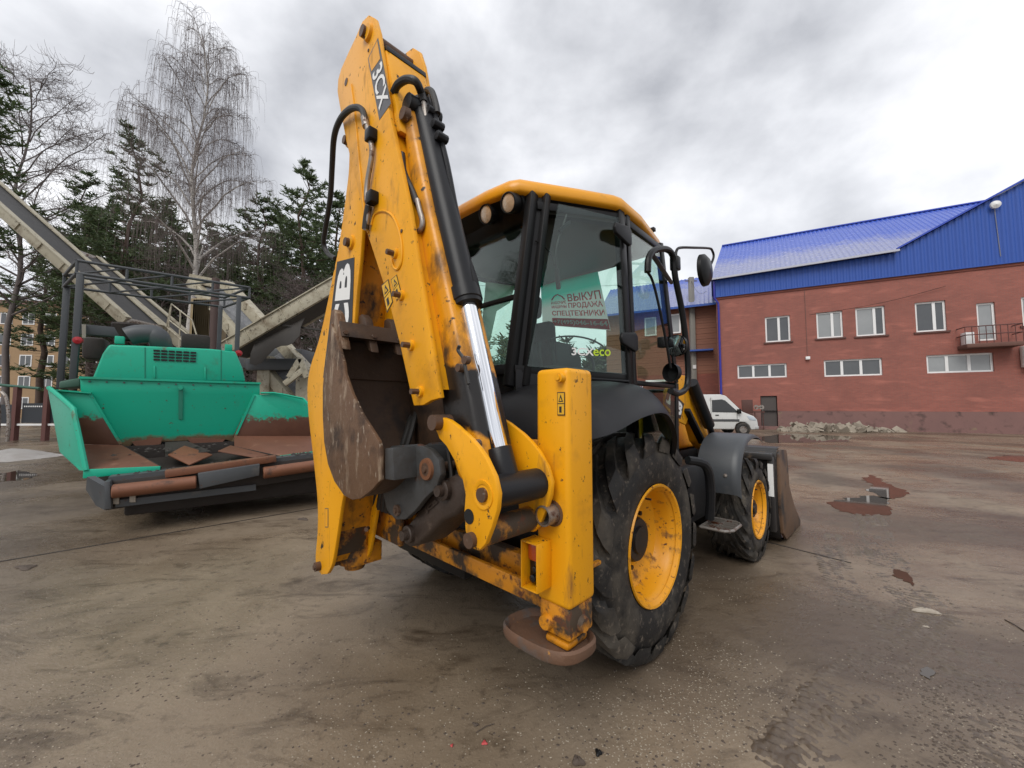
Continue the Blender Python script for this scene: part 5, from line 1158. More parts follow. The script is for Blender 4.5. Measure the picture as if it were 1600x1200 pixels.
MB().prism(py_([(279, 610), (286, 610), (285, 655), (279, 655)], 1.295), (0, -.012, 0)).build('slot_plate', mat('dark_green', (.004, .16, .10), .5), pv, smooth=0)
R0, R1, R2, R3 = PF(366, 681, y=1.25), PF(492, 681, y=1.25), PF(494, 704, y=.6), PF(437, 712, y=.45)
R4 = PF(366, 697, y=1.1)
MB().prism([R0, R1, R2, R3, R4], (0, 0, -.035)).build('hopper_floor', m_rust, pv, bevel=.004)
MB().prism([R3 + Vector((0, -.004, -.07)), R2 + Vector((.1, -.004, -.05)), R2 + Vector((.1, -.004, .004)), R3 + Vector((0, -.004, .004))], (0, -.03, 0)).build('floor_lip', m_grn, pv, bevel=.006)
MB().prism(py_([(397, 616), (406, 617), (430, 615), (474, 623), (490, 640), (494, 682), (364, 682)], 1.28), (0, .03, 0)).build('wing_wall', m_grni, pv, bevel=.004)
MB().tube([PF(407, 614, y=1.26), PF(428, 614, y=1.25), PF(446, 617, y=1.22), PF(474, 623, y=1.2), PF(490, 640, y=1.0)], .018, 6).build('wing_flange', m_grn, pv)
# hopper throat: dark pit and loose plates
MB().prism([p + Vector((0, 0, -.16)) for p in (PF(195, 700, y=1.2), PF(364, 690, y=1.2), PF(436, 712, y=.4), PF(252, 735, y=.25))], (0, 0, -.03)).build('conveyor_floor', m_asph, pv)
MB().prism([L1, L2, L2 + Vector((0, 0, -.2)), L1 + Vector((0, 0, -.2))], (.01, 0, 0)).build('throat_side', m_asph, pv)
MB().prism([R4, R3, R3 + Vector((0, 0, -.2)), R4 + Vector((0, 0, -.2))], (-.01, 0, 0)).build('throat_side', m_asph, pv)
MB().box((L1.x, 1.22, L1.z - .3), (R0.x, 1.26, L1.z - .02)).build('throat_back', m_asph, pv)
MB().prism([PF(262, 712, y=.75), PF(288, 698, y=1.0), PF(332, 712, y=.75), PF(296, 728, y=.45)], (0, 0, .02)).build('flight_plate', m_rustr, pv, bevel=.006)
MB().prism([PF(340, 706, y=.8), PF(360, 697, y=1.0), PF(420, 712, y=.6), PF(398, 716, y=.5)], (0, 0, .015)).build('flight_plate', m_rust, pv, bevel=.006)
MB().prism([PF(258, 692, y=1.2), PF(292, 690, y=1.2), PF(330, 706, y=.8), PF(258, 715, y=.75)], (0, 0, .01)).build('flight_plate', m_asph, pv)
# machine body and hood
xa, xb = PF(143, 592, y=1.45).x, PF(384, 596, y=1.45).x
MB().box((xa + .05, 1.4, .7), (xb - .05, 4.6, 1.85)).build('body', m_pgrey, pv, bevel=.03)
hb_ = py_([(143, 594), (384, 597), (379, 575), (368, 549), (330, 545), (240, 541), (170, 538), (160, 552)], 1.55)
MB().prism(hb_, (0, 1.3, .02)).build('hood', m_grn, pv, bevel=.03, segs=3)
lw = [(143, 594), (160, 552), (170, 538)]
gx = py_([(239, 545), (308, 549), (307, 567), (239, 564)], 1.545)
for i in range(6):
    for j in range(4):
        q = subquad([gx[3], gx[2], gx[1], gx[0]], i / 6 + .012, (i + 1) / 6 - .018, j / 4 + .05, (j + 1) / 4 - .06)
        MB().prism([p + Vector((0, .002, 0)) for p in q], (0, -.012, 0)).build('grille_slot', m_dark, pv, smooth=0)
for a in ((240, 572, 243, 592), (319, 574, 322, 594)):
    MB().prism(py_([(a[0], a[1]), (a[2], a[1]), (a[2], a[3]), (a[0], a[3])], 1.548), (0, -.012, 0)).build('hood_rib', m_grn, pv, bevel=.003)
for a in (226, 345):
    MB().prism(py_([(a, 543), (a + 1.2, 543), (a + 1.2, 594), (a, 594)], 1.549), (0, -.004, 0)).build('hood_seam', mat('dark_green', (.004, .16, .10), .5), pv, smooth=0)
for k in range(10):
    p = PF(140 + 27 * k, 596 + .9 * k, y=1.298); MB().cyl(p, p + Vector((0, -.012, 0)), .012, n=6).build('flange_bolt', m_pgrey, pv)
for q in ((187, 531), (357, 543)):
    p = PF(*q, y=1.6); MB().box(p + Vector((-.05, -.03, -.06)), p + Vector((.05, .05, .05))).build('hood_latch', m_grn, pv, bevel=.01)
for k in range(9):
    t = k / 8; a = PF(146 + 16 * t, 588 - 34 * t, y=1.55); MB().bar(a + Vector((-.006, .06, 0)), a + Vector((-.006, 1.15, 0)), .014, .02).build('side_louvre', mat('dark_green', (.004, .16, .10), .5), pv)
# muffler, hoses, seat, controls behind the hood
mf = [PF(a, b, y=2.0) for a, b in ((200, 526), (215, 522), (240, 522), (250, 532))]
MB().tube(smooth_path([Vector(p) for p in mf] + [mf[-1] + Vector((.02, .3, -.25))], 4), .14, 14).build('muffler', m_pgrey, pv)
p = PF(198, 514, y=2.2); MB().lathe([(-.18, .10), (0, .16), (.05, .18), (.08, .17), (.08, .001)], p, (0, 0, 1), 20).build('air_filter', m_asph, pv)
MB().prism(py_([(126, 506), (190, 512), (190, 526), (126, 522)], 2.1), (0, .15, 0)).build('cross_beam', m_pgrey, pv, bevel=.01)
MB().prism(py_([(128, 507), (134, 507), (134, 528), (128, 528)], 2.08), (0, .02, 0)).build('beam_plate', mat('pale_tab', (.4, .36, .3), .6), pv)
MB().prism(py_([(127, 525), (165, 528), (165, 562), (127, 560)], 2.4), (0, .4, 0)).build('side_console', m_asph, pv, bevel=.05)
p = PF(306, 533, y=2.6); MB().box(p + Vector((-.2, -.05, -.15)), p + Vector((.2, .1, .12))).build('seat_back', m_asph, pv, bevel=.05)
# canopy: bare tube truss on posts
Y0, Y1 = 1.95, 3.0
m_can = mat('canopy_grey', (.06, .066, .072), .5, base2=(.045, .05, .055), nscale=4)
def tb(nm, a, b, r=.022, mt=m_can): return MB().tube([a, b], r, 8).build(nm, mt, pv)
f0, f1, g0, g1 = PF(121, 404, y=Y0), PF(390, 452, y=Y0), PF(121, 423, y=Y0), PF(390, 469, y=Y0)
zt = (f0.z + f1.z) / 2; zb = (g0.z + g1.z) / 2
xl, xr_ = f0.x, f1.x
sk = PF(99, 452, y=Y1).x - xl      # the frame leans back to the left
X_ = lambda t, y: xl + (xr_ - xl) * t + (sk if y == Y1 else 0)
for z in (zt, zb):
    for y in (Y0, Y1): tb('canopy_rail', Vector((X_(0, y), y, z)), Vector((X_(1, y), y, z)))
    for t in (0, 1): tb('canopy_rail', Vector((X_(t, Y0), Y0, z)), Vector((X_(t, Y1), Y1, z)))
for k in range(5):
    for y in (Y0, Y1): tb('truss_upright', Vector((X_(k / 4, y), y, zb)), Vector((X_(k / 4, y), y, zt)), .018)
for k in range(4):
    for z in (zb, zt): tb('truss_diagonal', Vector((X_(k / 4, Y1), Y1, z)), Vector((X_((k + 1) / 4, Y0), Y0, z)), .016)
for px, y in ((121, Y0 + .02), (101, Y1 - .03)):
    a = PF(px, 500, y=y); MB().box((a.x - .036, y - .04, 1.75), (a.x + .036, y + .04, zb)).build('canopy_post', m_can, pv, bevel=.008)
a = PF(372, 500, y=Y0 + .02); MB().box((a.x - .034, Y0 - .02, 1.85), (a.x + .034, Y0 + .05, zb)).build('canopy_post', m_can, pv, bevel=.008)
MB().box((X_(1, Y1) - .09, Y1 - .06, 1.85), (X_(1, Y1) - .02, Y1 + .01, zb)).build('canopy_post', m_can, pv, bevel=.008)
for q in ((122, 532), (373, 552)):
    p = PF(*q, y=Y0 - .03); MB().lathe([(0, .055), (.04, .05), (.055, .001)], p, (0, -1, 0), 18).build('marker_lamp', mat('red_lamp', (.35, .012, .02), .25), pv)
rnd = random.Random(12); cr = MB()
for k in range(90):
    t = rnd.random(); base = r0.lerp(r3e, t) + Vector((0, rnd.uniform(.12, .30), .155)) if k % 3 else L1.lerp(R0, t) + Vector((0, rnd.uniform(-.75, -.05), rnd.uniform(-.13, -.05)))
    s_ = rnd.uniform(.012, .045); ring = [base + Vector((math.cos(i * 1.257 + t * 9) * s_ * rnd.uniform(.7, 1.3), math.sin(i * 1.257 + t * 9) * s_ * rnd.uniform(.7, 1.3), 0)) for i in range(5)]
    cr.add(ring + [base + Vector((0, 0, s_ * .7))], [(i, (i + 1) % 5, 5) for i in range(5)])
o = cr.build('asphalt_crumbs', m_asph, pv, smooth=0); o['kind'] = 'stuff'
MB().box((.12, .30, .16), (xr - .1, 1.6, .50)).build('under_shadow_box', m_asph, pv, bevel=.03)  # black box added to stand for the dark shadow beneath the bumper
# running gear, left front
for k, (wx, wy, rr_) in enumerate(((-.20, 2.7, .45), (.30, 2.5, .24), (.30, 1.9, .24))):
    c = Vector((wx, wy, rr_)); e = empty('track_wheel', (0, 0, 0), 0, pv)
    MB().lathe([(-.12, rr_ * .5), (-.12, rr_ * .92), (-.08, rr_), (.08, rr_), (.12, rr_ * .92), (.12, rr_ * .5)], (c.x, c.y, rr_), (1, 0, 0), 30).build('tyre', m_tyre, e); MB().lathe([(-.11, rr_ * .52), (-.06, rr_ * .45), (-.06, .001)], (c.x, c.y, rr_), (1, 0, 0), 24).build('disc', m_pgrey, e)
    MB().lathe([(-.11, rr_ * .52), (-.06, rr_ * .45), (-.06, .001)], (c.x, c.y, rr_), (-1, 0, 0), 24).build('disc', m_pgrey, e)
MB().box((xa + .1, 1.6, .25), (xb - .1, 4.4, .75)).build('undercarriage', m_asph, pv, bevel=.05)
MB().prism(py_([(92, 596), (125, 590), (125, 604), (92, 607)], 1.9), (0, .5, 0)).build('side_cover', mat('faded_green', (.05, .12, .085), .6), pv, bevel=.02)
# ================================================================== MOBILE SCREENING PLANT (beige conveyors behind the paver)
SY = 12.5
scr_ = empty('screening_plant', (-6.5, SY, 0)); tag(scr_, 'beige mobile screening plant with crossing belt conveyors behind the green paver', 'screening plant')
SO = Vector((-6.5, SY, 0))
def sw(px, py, y): return WF(px, py, y=y) - SO
m_bei = mat('beige_paint', (.44, .40, .30), .5, base2=(.34, .31, .23), nscale=2, layers=[((.18, .14, .09), 3, .50, .72, .7), ((.06, .045, .03), 7, .60, .7, .8), (RUST, 12, .64, .70, .8)])
m_belt = mat('dusty_belt', (.022, .022, .024), .55, base2=(.05, .048, .046), nscale=3)
m_flap = mat('torn_rubber', (.02, .018, .016), .6, base2=(.035, .028, .022), nscale=6)
def conveyor(a, b, y0, y1, hgt, name, ns=7):
    """a, b: pixel ends of the near side beam's centre line"""
    e = empty(name, (0, 0, 0), 0, scr_)
    A0, B0 = sw(*a, y0), sw(*b, y0); dv = Vector((0, y1 - y0, 0)); A1, B1 = A0 + dv, B0 + dv
    ax = (B0 - A0).normalized(); nrm = Vector((-ax.z, 0, ax.x)); nrm = nrm if nrm.z > 0 else -nrm
    for P, Q in ((A0, B0), (A1, B1)):
        MB().bar(P, Q, .10, hgt).build('side_beam', m_bei, e, bevel=.01)
        MB().bar(P + nrm * (hgt / 2), Q + nrm * (hgt / 2), .18, .03).build('beam_flange', m_bei, e)
    MB().grid([[A0 + nrm * hgt * .38, B0 + nrm * hgt * .38], [A0 + dv * .3 + nrm * hgt * .2, B0 + dv * .3 + nrm * hgt * .2], [A0 + dv * .7 + nrm * hgt * .2, B0 + dv * .7 + nrm * hgt * .2], [A1 + nrm * hgt * .38, B1 + nrm * hgt * .38]]).build('belt', m_belt, e, smooth=0)
    MB().bar(A0 + dv * .5 - nrm * hgt * .42, B0 + dv * .5 - nrm * hgt * .42, abs(y1 - y0) * .8, .03).build('return_belt', m_belt, e)
    for k in range(ns):
        p = A0.lerp(B0, (k + .5) / ns) - nrm * hgt * .3; MB().cyl(p, p + dv, .05, n=10).build('idler', m_steel, e)
        p = A0.lerp(B0, (k + .3) / ns); MB().bar(p - nrm * hgt * .4 + Vector((0, -.06, 0)), p + nrm * hgt * .4 + Vector((0, -.06, 0)), .05, .02).build('stiffener', m_bei, e)
    for P in (A0, B0): MB().cyl(P, P + dv, hgt * .42, n=16).build('drum', m_steel, e)
    return e
conveyor((-150, 195), (196, 502), 11.4, 12.5, .29, 'stockpile_conveyor', 10)
e = conveyor((110, 392), (285, 540), 12.8, 13.6, .30, 'feed_conveyor', 5)
conveyor((352, 545), (600, 400), 10.8, 11.7, .38, 'discharge_conveyor', 9)
for nm, l, r_ in (('incline_conveyor', [(303, 440), (372, 512), (394, 548), (448, 612)], [(357, 452), (403, 490), (440, 542), (480, 570)]),):
    e = empty(nm, (0, 0, 0), 0, scr_)
    for a, b in (((300, 440), (460, 630)), ((356, 446), (500, 602))):
        MB().bar(sw(*a, 13.6), sw(*b, 11.9), .30, .34).build('side_beam', m_bei, e, bevel=.01)
        for k in range(6):
            p = sw(*a, 13.6).lerp(sw(*b, 11.9), (k + .5) / 6); MB().box(p + Vector((-.05, -.2, -.1)), p + Vector((.05, -.14, .1))).build('rib', m_bei, e)
    A, B, C, D = sw(303, 442, 13.6), sw(357, 448, 13.6), sw(502, 604, 11.9), sw(460, 632, 11.9)
    MB().add([A, B, C, D], [(0, 1, 2, 3)]).build('belt', mat('folded_grey_belt', (.06, .065, .075), .4, base2=(.16, .165, .175), nscale=2.5, bump=(4, .8, .1)), e, smooth=0)
    MB().bar(sw(300, 436, 13.6), sw(358, 448, 13.6), .3, .3).build('head_beam', m_bei, e)
# hanging torn flap under the discharge conveyor
fp = []
for i in range(9):
    t = i / 8; x = 398 + 78 * t; yb = 556 - 46 * t ** 1.4 + 6 * math.sin(9 * t); yt = 536 - 40 * t
    fp.append((sw(x, yt, 10.9), sw(x - 8, yb + 12, 10.8 + .1 * math.sin(5 * t))))
MB().grid([[a for a, b in fp], [(a + b) / 2 + Vector((0, -.06, 0)) for a, b in fp], [b for a, b in fp]]).build('torn_flap', m_flap, scr_, solid=.012)
MB().bar(sw(440, 508, 10.9), sw(540, 520, 10.9), .1, .05).build('flap_bar', m_flap, scr_)
# screen box, chassis, legs
def sbox(px0, py0, px1, py1, y0, y1, nm, mt=m_bei, bev=.02):
    a, b = sw(px0, py0, y0), sw(px1, py1, y0); return MB().box((a.x, y0 - SY, b.z), (b.x, y1 - SY, a.z)).build(nm, mt, scr_, bevel=bev)
m_corr = mat('tan_sheet', (.34, .27, .15), .6, base2=(.24, .17, .09), nscale=4)
for k in range(10):
    a = sw(299 + k * 3.2, 468, 13.0); b = sw(301.4 + k * 3.2, 545, 13.0); MB().box((a.x, .5, b.z), (b.x, .56, a.z)).build('sheet_rib', m_corr, scr_, smooth=0)
sbox(298, 466, 332, 546, 13.1, 13.7, 'side_sheet', m_corr)
sbox(200, 545, 470, 575, 12.4, 13.4, 'chassis', m_pgrey); sbox(402, 556, 418, 660, 12.0, 12.3, 'support_leg'); sbox(240, 575, 256, 690, 12.4, 12.7, 'support_leg'); sbox(462, 590, 480, 640, 11.5, 11.8, 'support_leg')
sbox(384, 560, 470, 578, 11.9, 12.2, 'cross_member', m_pgrey)
# access stair and handrail
for a, b in (((262, 540), (264, 502)), ((264, 502), (268, 475)), ((268, 475), (300, 500)), ((264, 500), (300, 528)), ((268, 475), (260, 512)), ((300, 500), (312, 540)), ((282, 486), (280, 545)), ((262, 512), (296, 542))):
    MB().tube([sw(*a, 12.2), sw(*b, 12.2)], .022, 6).build('handrail', m_bei, scr_)
# link beam near the boom
for a, b in (((452, 590), (470, 560)), ((470, 560), (480, 590)), ((445, 600), (478, 575))):
    MB().bar(sw(*a, 11.2), sw(*b, 11.2), .10, .16).build('tail_link', m_bei, scr_, bevel=.01)
# ------------------------------------------------------------------ brown steel post behind the paver
bp_ = WF(329, 660, z=0); bp_ = Vector(((329 - 800) / 605 * 9.6, 9.6, 0))
o = MB().cyl((0, 0, 0), (0, 0, H + (636 - 432) / 605 * 9.6), .085, n=16).build('steel_post', mat('brown_primer', (.085, .05, .042), .6, base2=(.06, .035, .03), nscale=5)); o.location = bp_; tag(o, 'plain brown steel post rising behind the green paver hood', 'post')
# ------------------------------------------------------------------ gate at the far left, stored pipes, snow
gt = empty('yard_gate', (0, 0, 0)); gx_, gy_ = WF(28, 686, z=0).x, 17.0
gt.location = (gx_, gy_, 0); tag(gt, 'dark sheet metal yard gate with brown post and green top rail', 'gate')
m_post = mat('brown_post', (.11, .042, .035), .7)
def gw(px, py): return WF(px, py, y=gy_) - Vector((gx_, gy_, 0))
for px in (28, 76, -30):
    a = gw(px, 605); MB().box((a.x - .09, -.09, 0), (a.x + .09, .09, a.z)).build('post', m_post, gt)
MB().tube([gw(-40, 598), gw(62, 607)], .06, 8).build('top_rail', mat('green_rail', (.03, .10, .07), .6), gt)
a, b = gw(33, 630), gw(90, 661); MB().box((a.x, .05, b.z), (b.x, .1, a.z)).build('panel', mat('dark_sheet', (.022, .026, .032), .5), gt)
a, b = gw(-40, 632), gw(23, 661); MB().box((a.x, .05, b.z), (b.x, .1, a.z)).build('panel', MATS['dark_sheet'], gt)
a, b = gw(-40, 662), gw(90, 665); MB().box((a.x, -.02, b.z), (b.x, .04, a.z)).build('lower_rail', m_pvc, gt)
for k in range(9):
    a = gw(36 + k * 3.3, 635); MB().box((a.x, .035, a.z - .03), (a.x + .05, .05, a.z + .03)).build('sign_mark', m_pvc, gt, smooth=0)
ps = empty('pipe_rack', (WF(5, 690, z=0).x, 15.5, 0)); tag(ps, 'bent grey steel pipes leaning beside the gate', 'pipes')
PO = ps.location.copy()
for a in (((2, 612), (10, 622), (14, 655), (11, 690)), ((-8, 615), (-2, 640), (-4, 690))):
    MB().tube(smooth_path([WF(*q, y=15.5) - PO for q in a], 4), .06, 8).build('pipe', m_steel, ps)
sn = MB(); rnd = random.Random(3); rows = []
for j in range(9):
    r = []
    for i in range(22):
        u, v = i / 21, j / 8; p = WF(-10 + 80 * u, 716, z=0) + Vector((0, (v - .5) * 1.6, 0)); p.z = max(0, .34 * math.sin(math.pi * u) ** .7 * math.sin(math.pi * v) ** .8 * (1.2 - u) + rnd.uniform(-.03, .03)) - .01; r.append(p)
    rows.append(r)
tag(sn.grid(rows).build('snow_patch', mat('dirty_snow', (.62, .60, .58), .7, base2=(.36, .32, .28), nscale=3), smooth=60), 'low dirty patch of old snow on the ground before the yard gate', 'snow')
# ================================================================== TREES
m_bark = mat('pine_bark', (.085, .05, .033), .85, base2=(.05, .035, .028), nscale=4, bump=(12, .5))
m_birch = mat('birch_bark', (.50, .47, .43), .7, base2=(.38, .35, .32), nscale=3, layers=[((.03, .026, .024), 5, .56, .62, .8, (1, 1, 4))])
m_greybark = mat('grey_bark', (.17, .145, .135), .8, base2=(.11, .09, .085), nscale=3)
m_twig = mat('birch_twigs', (.10, .075, .07), .8, base2=(.16, .13, .12), nscale=1)
def leafmat(name, c1, c2):
    m = bpy.data.materials.new(name); m.use_nodes = True; N = m.node_tree.nodes; K = m.node_tree.links; b = N['Principled BSDF']; b.inputs['Roughness'].default_value = .6
    g = N.new('ShaderNodeNewGeometry'); r = N.new('ShaderNodeMix'); r.data_type = 'RGBA'; K.new(g.outputs['Random Per Island'], r.inputs[0]); r.inputs[6].default_value = (*c1, 1); r.inputs[7].default_value = (*c2, 1); K.new(r.outputs[2], b.inputs['Base Color'])
    tr = N.new('ShaderNodeBsdfTranslucent'); K.new(r.outputs[2], tr.inputs[0]); mx_ = N.new('ShaderNodeMixShader'); mx_.inputs[0].default_value = .25; K.new(b.outputs[0], mx_.inputs[1]); K.new(tr.outputs[0], mx_.inputs[2]); K.new(mx_.outputs[0], N['Material Output'].inputs[0]); return m
m_needle = leafmat('pine_needles', (.05, .08, .034), (.125, .17, .07))
m_needle2 = leafmat('dark_needles', (.05, .065, .04), (.10, .12, .07))
def tuft(vs, fs, c, rnd, size, n=9, up=.35):
    for k in range(n):
        a = rnd.uniform(0, 6.283); z = rnd.uniform(-.5, 1) ; d = Vector((math.cos(a), math.sin(a), z * .8 + up)).normalized(); L = size * rnd.uniform(.6, 1.2)
        sd = d.cross(Vector((rnd.uniform(-1, 1), rnd.uniform(-1, 1), rnd.uniform(-1, 1)))).normalized() * size * .13
        o = c + d * (size * .08); n0 = len(vs); vs += [o - sd, o + sd, c + d * L + sd * .25, c + d * L - sd * .25]; fs.append((n0, n0 + 1, n0 + 2, n0 + 3))
def make_pine(seed, ht, crown0, wid, dens, narrow=1.0, tsize=.34):
    rnd = random.Random(seed); tm = MB(); lean = Vector((rnd.uniform(-.02, .02), rnd.uniform(-.02, .02), 1))
    pts = [Vector((rnd.uniform(-.06, .06) * i, rnd.uniform(-.06, .06) * i, ht * i / 9)) for i in range(10)]
    tm.tube(pts, ht * .013, 8, r1=.02)
    def at(z):
        t = min(max(z / ht, 0), .999) * 9; i = int(t); return pts[i].lerp(pts[i + 1], t - i)
    vs, fs = [], []
    z = ht * crown0
    while z < ht * .985:
        f = (z / ht - crown0) / (1 - crown0)
        env = wid * (1 - f ** 1.5) ** .8 * (.55 + .45 * min(1, f * 4)) + .25
        for b in range(rnd.choice((3, 4, 5))):
            if rnd.random() < .12: continue
            a = rnd.uniform(0, 6.283); L = env * rnd.uniform(.45, 1.12); up = rnd.uniform(.0, .45) + .45 * f
            o = at(z); d = Vector((math.cos(a), math.sin(a), up)).normalized(); mid = o + d * L * .55 + Vector((0, 0, -.06 * L)); end = o + d * L + Vector((0, 0, .06 * L))
            tm.tube([o, mid, end], .012 + .012 * L, 4, r1=.008, caps=False)
            nt = max(6, int(L * dens * 6.0))
            for k in range(nt):
                t = rnd.uniform(.42, 1.04) ** .8; p = o.lerp(mid, t / .55) if t < .55 else mid.lerp(end, (t - .55) / .45)
                s = Vector((rnd.gauss(0, 1), rnd.gauss(0, 1), rnd.gauss(0, .45))) * (.085 * L * (.35 + t))
                tuft(vs, fs, p + s, rnd, tsize * rnd.uniform(.7, 1.15), 8)
        z += rnd.uniform(.36, .70) * narrow
    for k in range(6): tuft(vs, fs, at(ht * (.93 + .07 * k / 5)), rnd, tsize, 9, .8)
    # a few dead stubs below the crown
    for k in range(9):
        zz = ht * rnd.uniform(.18, crown0 + .05); a = rnd.uniform(0, 6.283); o = at(zz); tm.tube([o, o + Vector((math.cos(a), math.sin(a), rnd.uniform(-.2, .3))) * rnd.uniform(.5, 1.6)], .018, 4, r1=.006, caps=False)
    cm = MB(); cm.v = vs; cm.f = fs
    return tm.mesh('trunk', smooth=50, fix=False), cm.mesh('crown', smooth=0, fix=False)
def put_tree(name, meshes, mats_, px, d, top, label, cat, base_ht, group=None, rz=0.0, wide=1.0, parts=('trunk', 'crown')):
    e = empty(name, ((px - 800) / 605 * d, d, 0), rz); ht = H + (636 - top) / 605 * d; s = ht / base_ht; e.scale = (s * wide, s * wide, s)
    for me, mt, nm in zip(meshes, mats_, parts):
        if not me.materials: me.materials.append(mt)
        o = bpy.data.objects.new(nm, me); col.objects.link(o); o.parent = e
    return tag(e, label, cat, group)
PA = make_pine(11, 20, .34, 3.4, 1.15); PB = make_pine(23, 18, .30, 3.3, 1.35); PC = make_pine(5, 15, .10, 3.2, 1.5, .85); PD = make_pine(31, 20, .42, 2.9, 1.0)
Gp = 'pine trees behind the yard'
put_tree('pine_tree', PA, (m_bark, m_needle), 186, 26, 183, 'tall pine with tufted crown standing just left of the birch', 'tree', 20, rz=.4)
put_tree('pine_tree', PB, (m_bark, m_needle), 462, 29, 236, 'dense green pine just left of the raised yellow boom', 'tree', 18, rz=2.0)
put_tree('pine_tree', PD, (m_bark, m_needle), -78, 20, 50, 'large pine whose branches reach over the long left conveyor', 'tree', 20, rz=1.0, wide=1.15)
put_tree('pine_tree', PD, (m_bark, m_needle), 112, 31, 255, 'thin topped pine between the bare tree and the tall tufted pine', 'tree', 20, rz=3.1)
others = [(62, 40, 335, PA, 0.3), (140, 38, 330, PC, 1.9), (232, 34, 300, PA, 2.4), (338, 37, 365, PC, 4.0), (398, 33, 296, PB, 3.4), (520, 33, 292, PB, .9), (268, 41, 345, PC, 5.0), (430, 40, 372, PC, 2.7), (505, 42, 385, PC, .2), (138, 30, 330, PA, 2.2), (370, 44, 380, PB, .1), (560, 40, 400, PC, 1.0), (250, 36, 318, PB, .8), (312, 38, 338, PB, 2.9), (420, 36, 318, PB, 1.7), (490, 37, 310, PB, 4.4), (355, 34, 395, PC, 1.1), (288, 34, 400, PC, 3.6), (215, 38, 330, PB, 5.2), (165, 42, 310, PB, .2), (190, 33, 372, PC, .5), (640, 52, 470, PC, 2.1), (740, 50, 470, PB, 2.6), (700, 46, 490, PC, 3.0), (820, 50, 480, PC, 1.4)]
for i, (px, d, top, P, rz) in enumerate(others):
    lab, grp = (('slender pine standing before the tan apartment block', 'pines before the apartment block') if px < 150 else ('dark green pine crowded behind the canopy frame of the paver, around the birch', 'pines around the birch') if px < 345 else ('dark green pine crowded between the birch and the raised yellow boom', 'pines between birch and boom') if px < 600 else ('distant pine seen through the cab windows', 'pines beyond the cab'))
    put_tree('pine_tree', P, (m_bark, m_needle), px, d, top, lab, 'tree', {id(PA): 20, id(PB): 18, id(PC): 15, id(PD): 20}[id(P)], grp, rz, 1.25)
# birch: upright stem, arching limbs, hanging twigs
def make_birch(seed, ht, crown0, reach, hang, ntw, trunk_r):
    rnd = random.Random(seed); tm, bm_ = MB(), MB()
    pts = [Vector((.10 * math.sin(i * .9 + seed) * i * .25, .1 * math.cos(i * 1.1) * i * .2, ht * i / 14)) for i in range(15)]
    tm.tube(pts, trunk_r, 10, r1=.02)
    def at(z):
        t = min(max(z / ht, 0), .999) * 14; i = int(t); return pts[i].lerp(pts[i + 1], t - i)
    nb = int(ntw)
    for b in range(nb):
        f = (b + rnd.random()) / nb; z = ht * (crown0 + (1 - crown0) * f * .97); a = b * 2.4 + rnd.uniform(-.4, .4)
        L = reach * (1 - f) ** .6 * rnd.uniform(.7, 1.1) + .5
        o = at(z); h = Vector((math.cos(a), math.sin(a), 0)); bp = []
        rise = rnd.uniform(.95, 1.5) * (1 + .7 * f) if hang else rnd.uniform(.55, 1.0) * (1 + .9 * f)
        for k in range(8):
            t = k / 7; bp.append(o + h * L * t + Vector((rnd.uniform(-.08, .08), rnd.uniform(-.08, .08), L * rise * (t - .55 * t * t * (1.0 if hang else .4)))))
        tm.tube(bp, .014 + (.014 if hang else .009) * L * (1 - f * .5), 5, r1=.007, caps=False)
        for k in range(int(7 + L * 9)):
            t = rnd.uniform(.22, 1.0); i = min(6, int(t * 7)); p = bp[i].lerp(bp[i + 1], t * 7 - i)
            d = (h.lerp(Vector((rnd.uniform(-1, 1), rnd.uniform(-1, 1), 0)), .7)).normalized(); l2 = rnd.uniform(.5, 1.3); q = [p]
            vz = rnd.uniform(.2, .7); st = l2 / 4
            hl = hang * rnd.uniform(.3, 1.3)
            for j in range(4): q.append(q[-1] + d * st * (1 - .15 * j) + Vector((0, 0, st * vz))); vz -= .28
            m_ = 5 if hang else 2
            for j in range(m_): q.append(q[-1] + d * .05 * (1 - j / m_) + Vector((rnd.uniform(-.04, .04), rnd.uniform(-.04, .04), -hl / m_ if hang else .12)))
            bm_.tube(q, .0075, 3, r1=.0035, caps=False)
            for s in range(3):
                j = rnd.randrange(1, len(q) - 2); dd = Vector((rnd.uniform(-1, 1), rnd.uniform(-1, 1), rnd.uniform(-.2, .5))).normalized(); q2 = [q[j], q[j] + dd * .25, q[j] + dd * .42 + Vector((0, 0, -.15 if hang else .1)), q[j] + dd * .5 + Vector((0, 0, -hl * .55 if hang else .25))]
                bm_.tube(q2, .007, 3, r1=.004, caps=False)
    return tm.mesh('trunk', smooth=50, fix=False), bm_.mesh('crown', smooth=0, fix=False)
BI = make_birch(3, 22, .36, 4.6, 2.3, 40, .22)
put_tree('birch_tree', BI, (m_birch, m_twig), 291, 21, 22, 'tall leafless birch with pale trunk and hanging twigs', 'tree', 22, wide=.80)
for i, (x_, y_, me_, mt_2, bh_, lab) in enumerate(((-15, 3.2, BI, (m_birch, m_twig), 22, 'leafless birch mirrored in the rear cab window, beside the yard'), (-17, 7, PB, (m_bark, m_needle), 18, 'pine mirrored in the rear cab window, beside the yard'), (-13, -1.5, BI, (m_birch, m_twig), 22, 'second leafless birch beside the mirrored pine, outside the yard edge'))):
    e = empty('birch_tree' if i != 1 else 'pine_tree', (x_, y_, 0), 1.3 * i); e.scale = (.62, .62, .62); tag(e, lab, 'tree')
    for me, mt_3, nm in zip(me_, mt_2, ('trunk', 'crown')):
        o = bpy.data.objects.new(nm, me); col.objects.link(o); o.parent = e
BT = make_birch(8, 16, .30, 4.6, 0, 44, .13)
put_tree('bare_tree', BT, (m_greybark, m_twig), 8, 31, 105, 'spreading leafless tree behind the long left conveyor', 'tree', 16, wide=1.0)
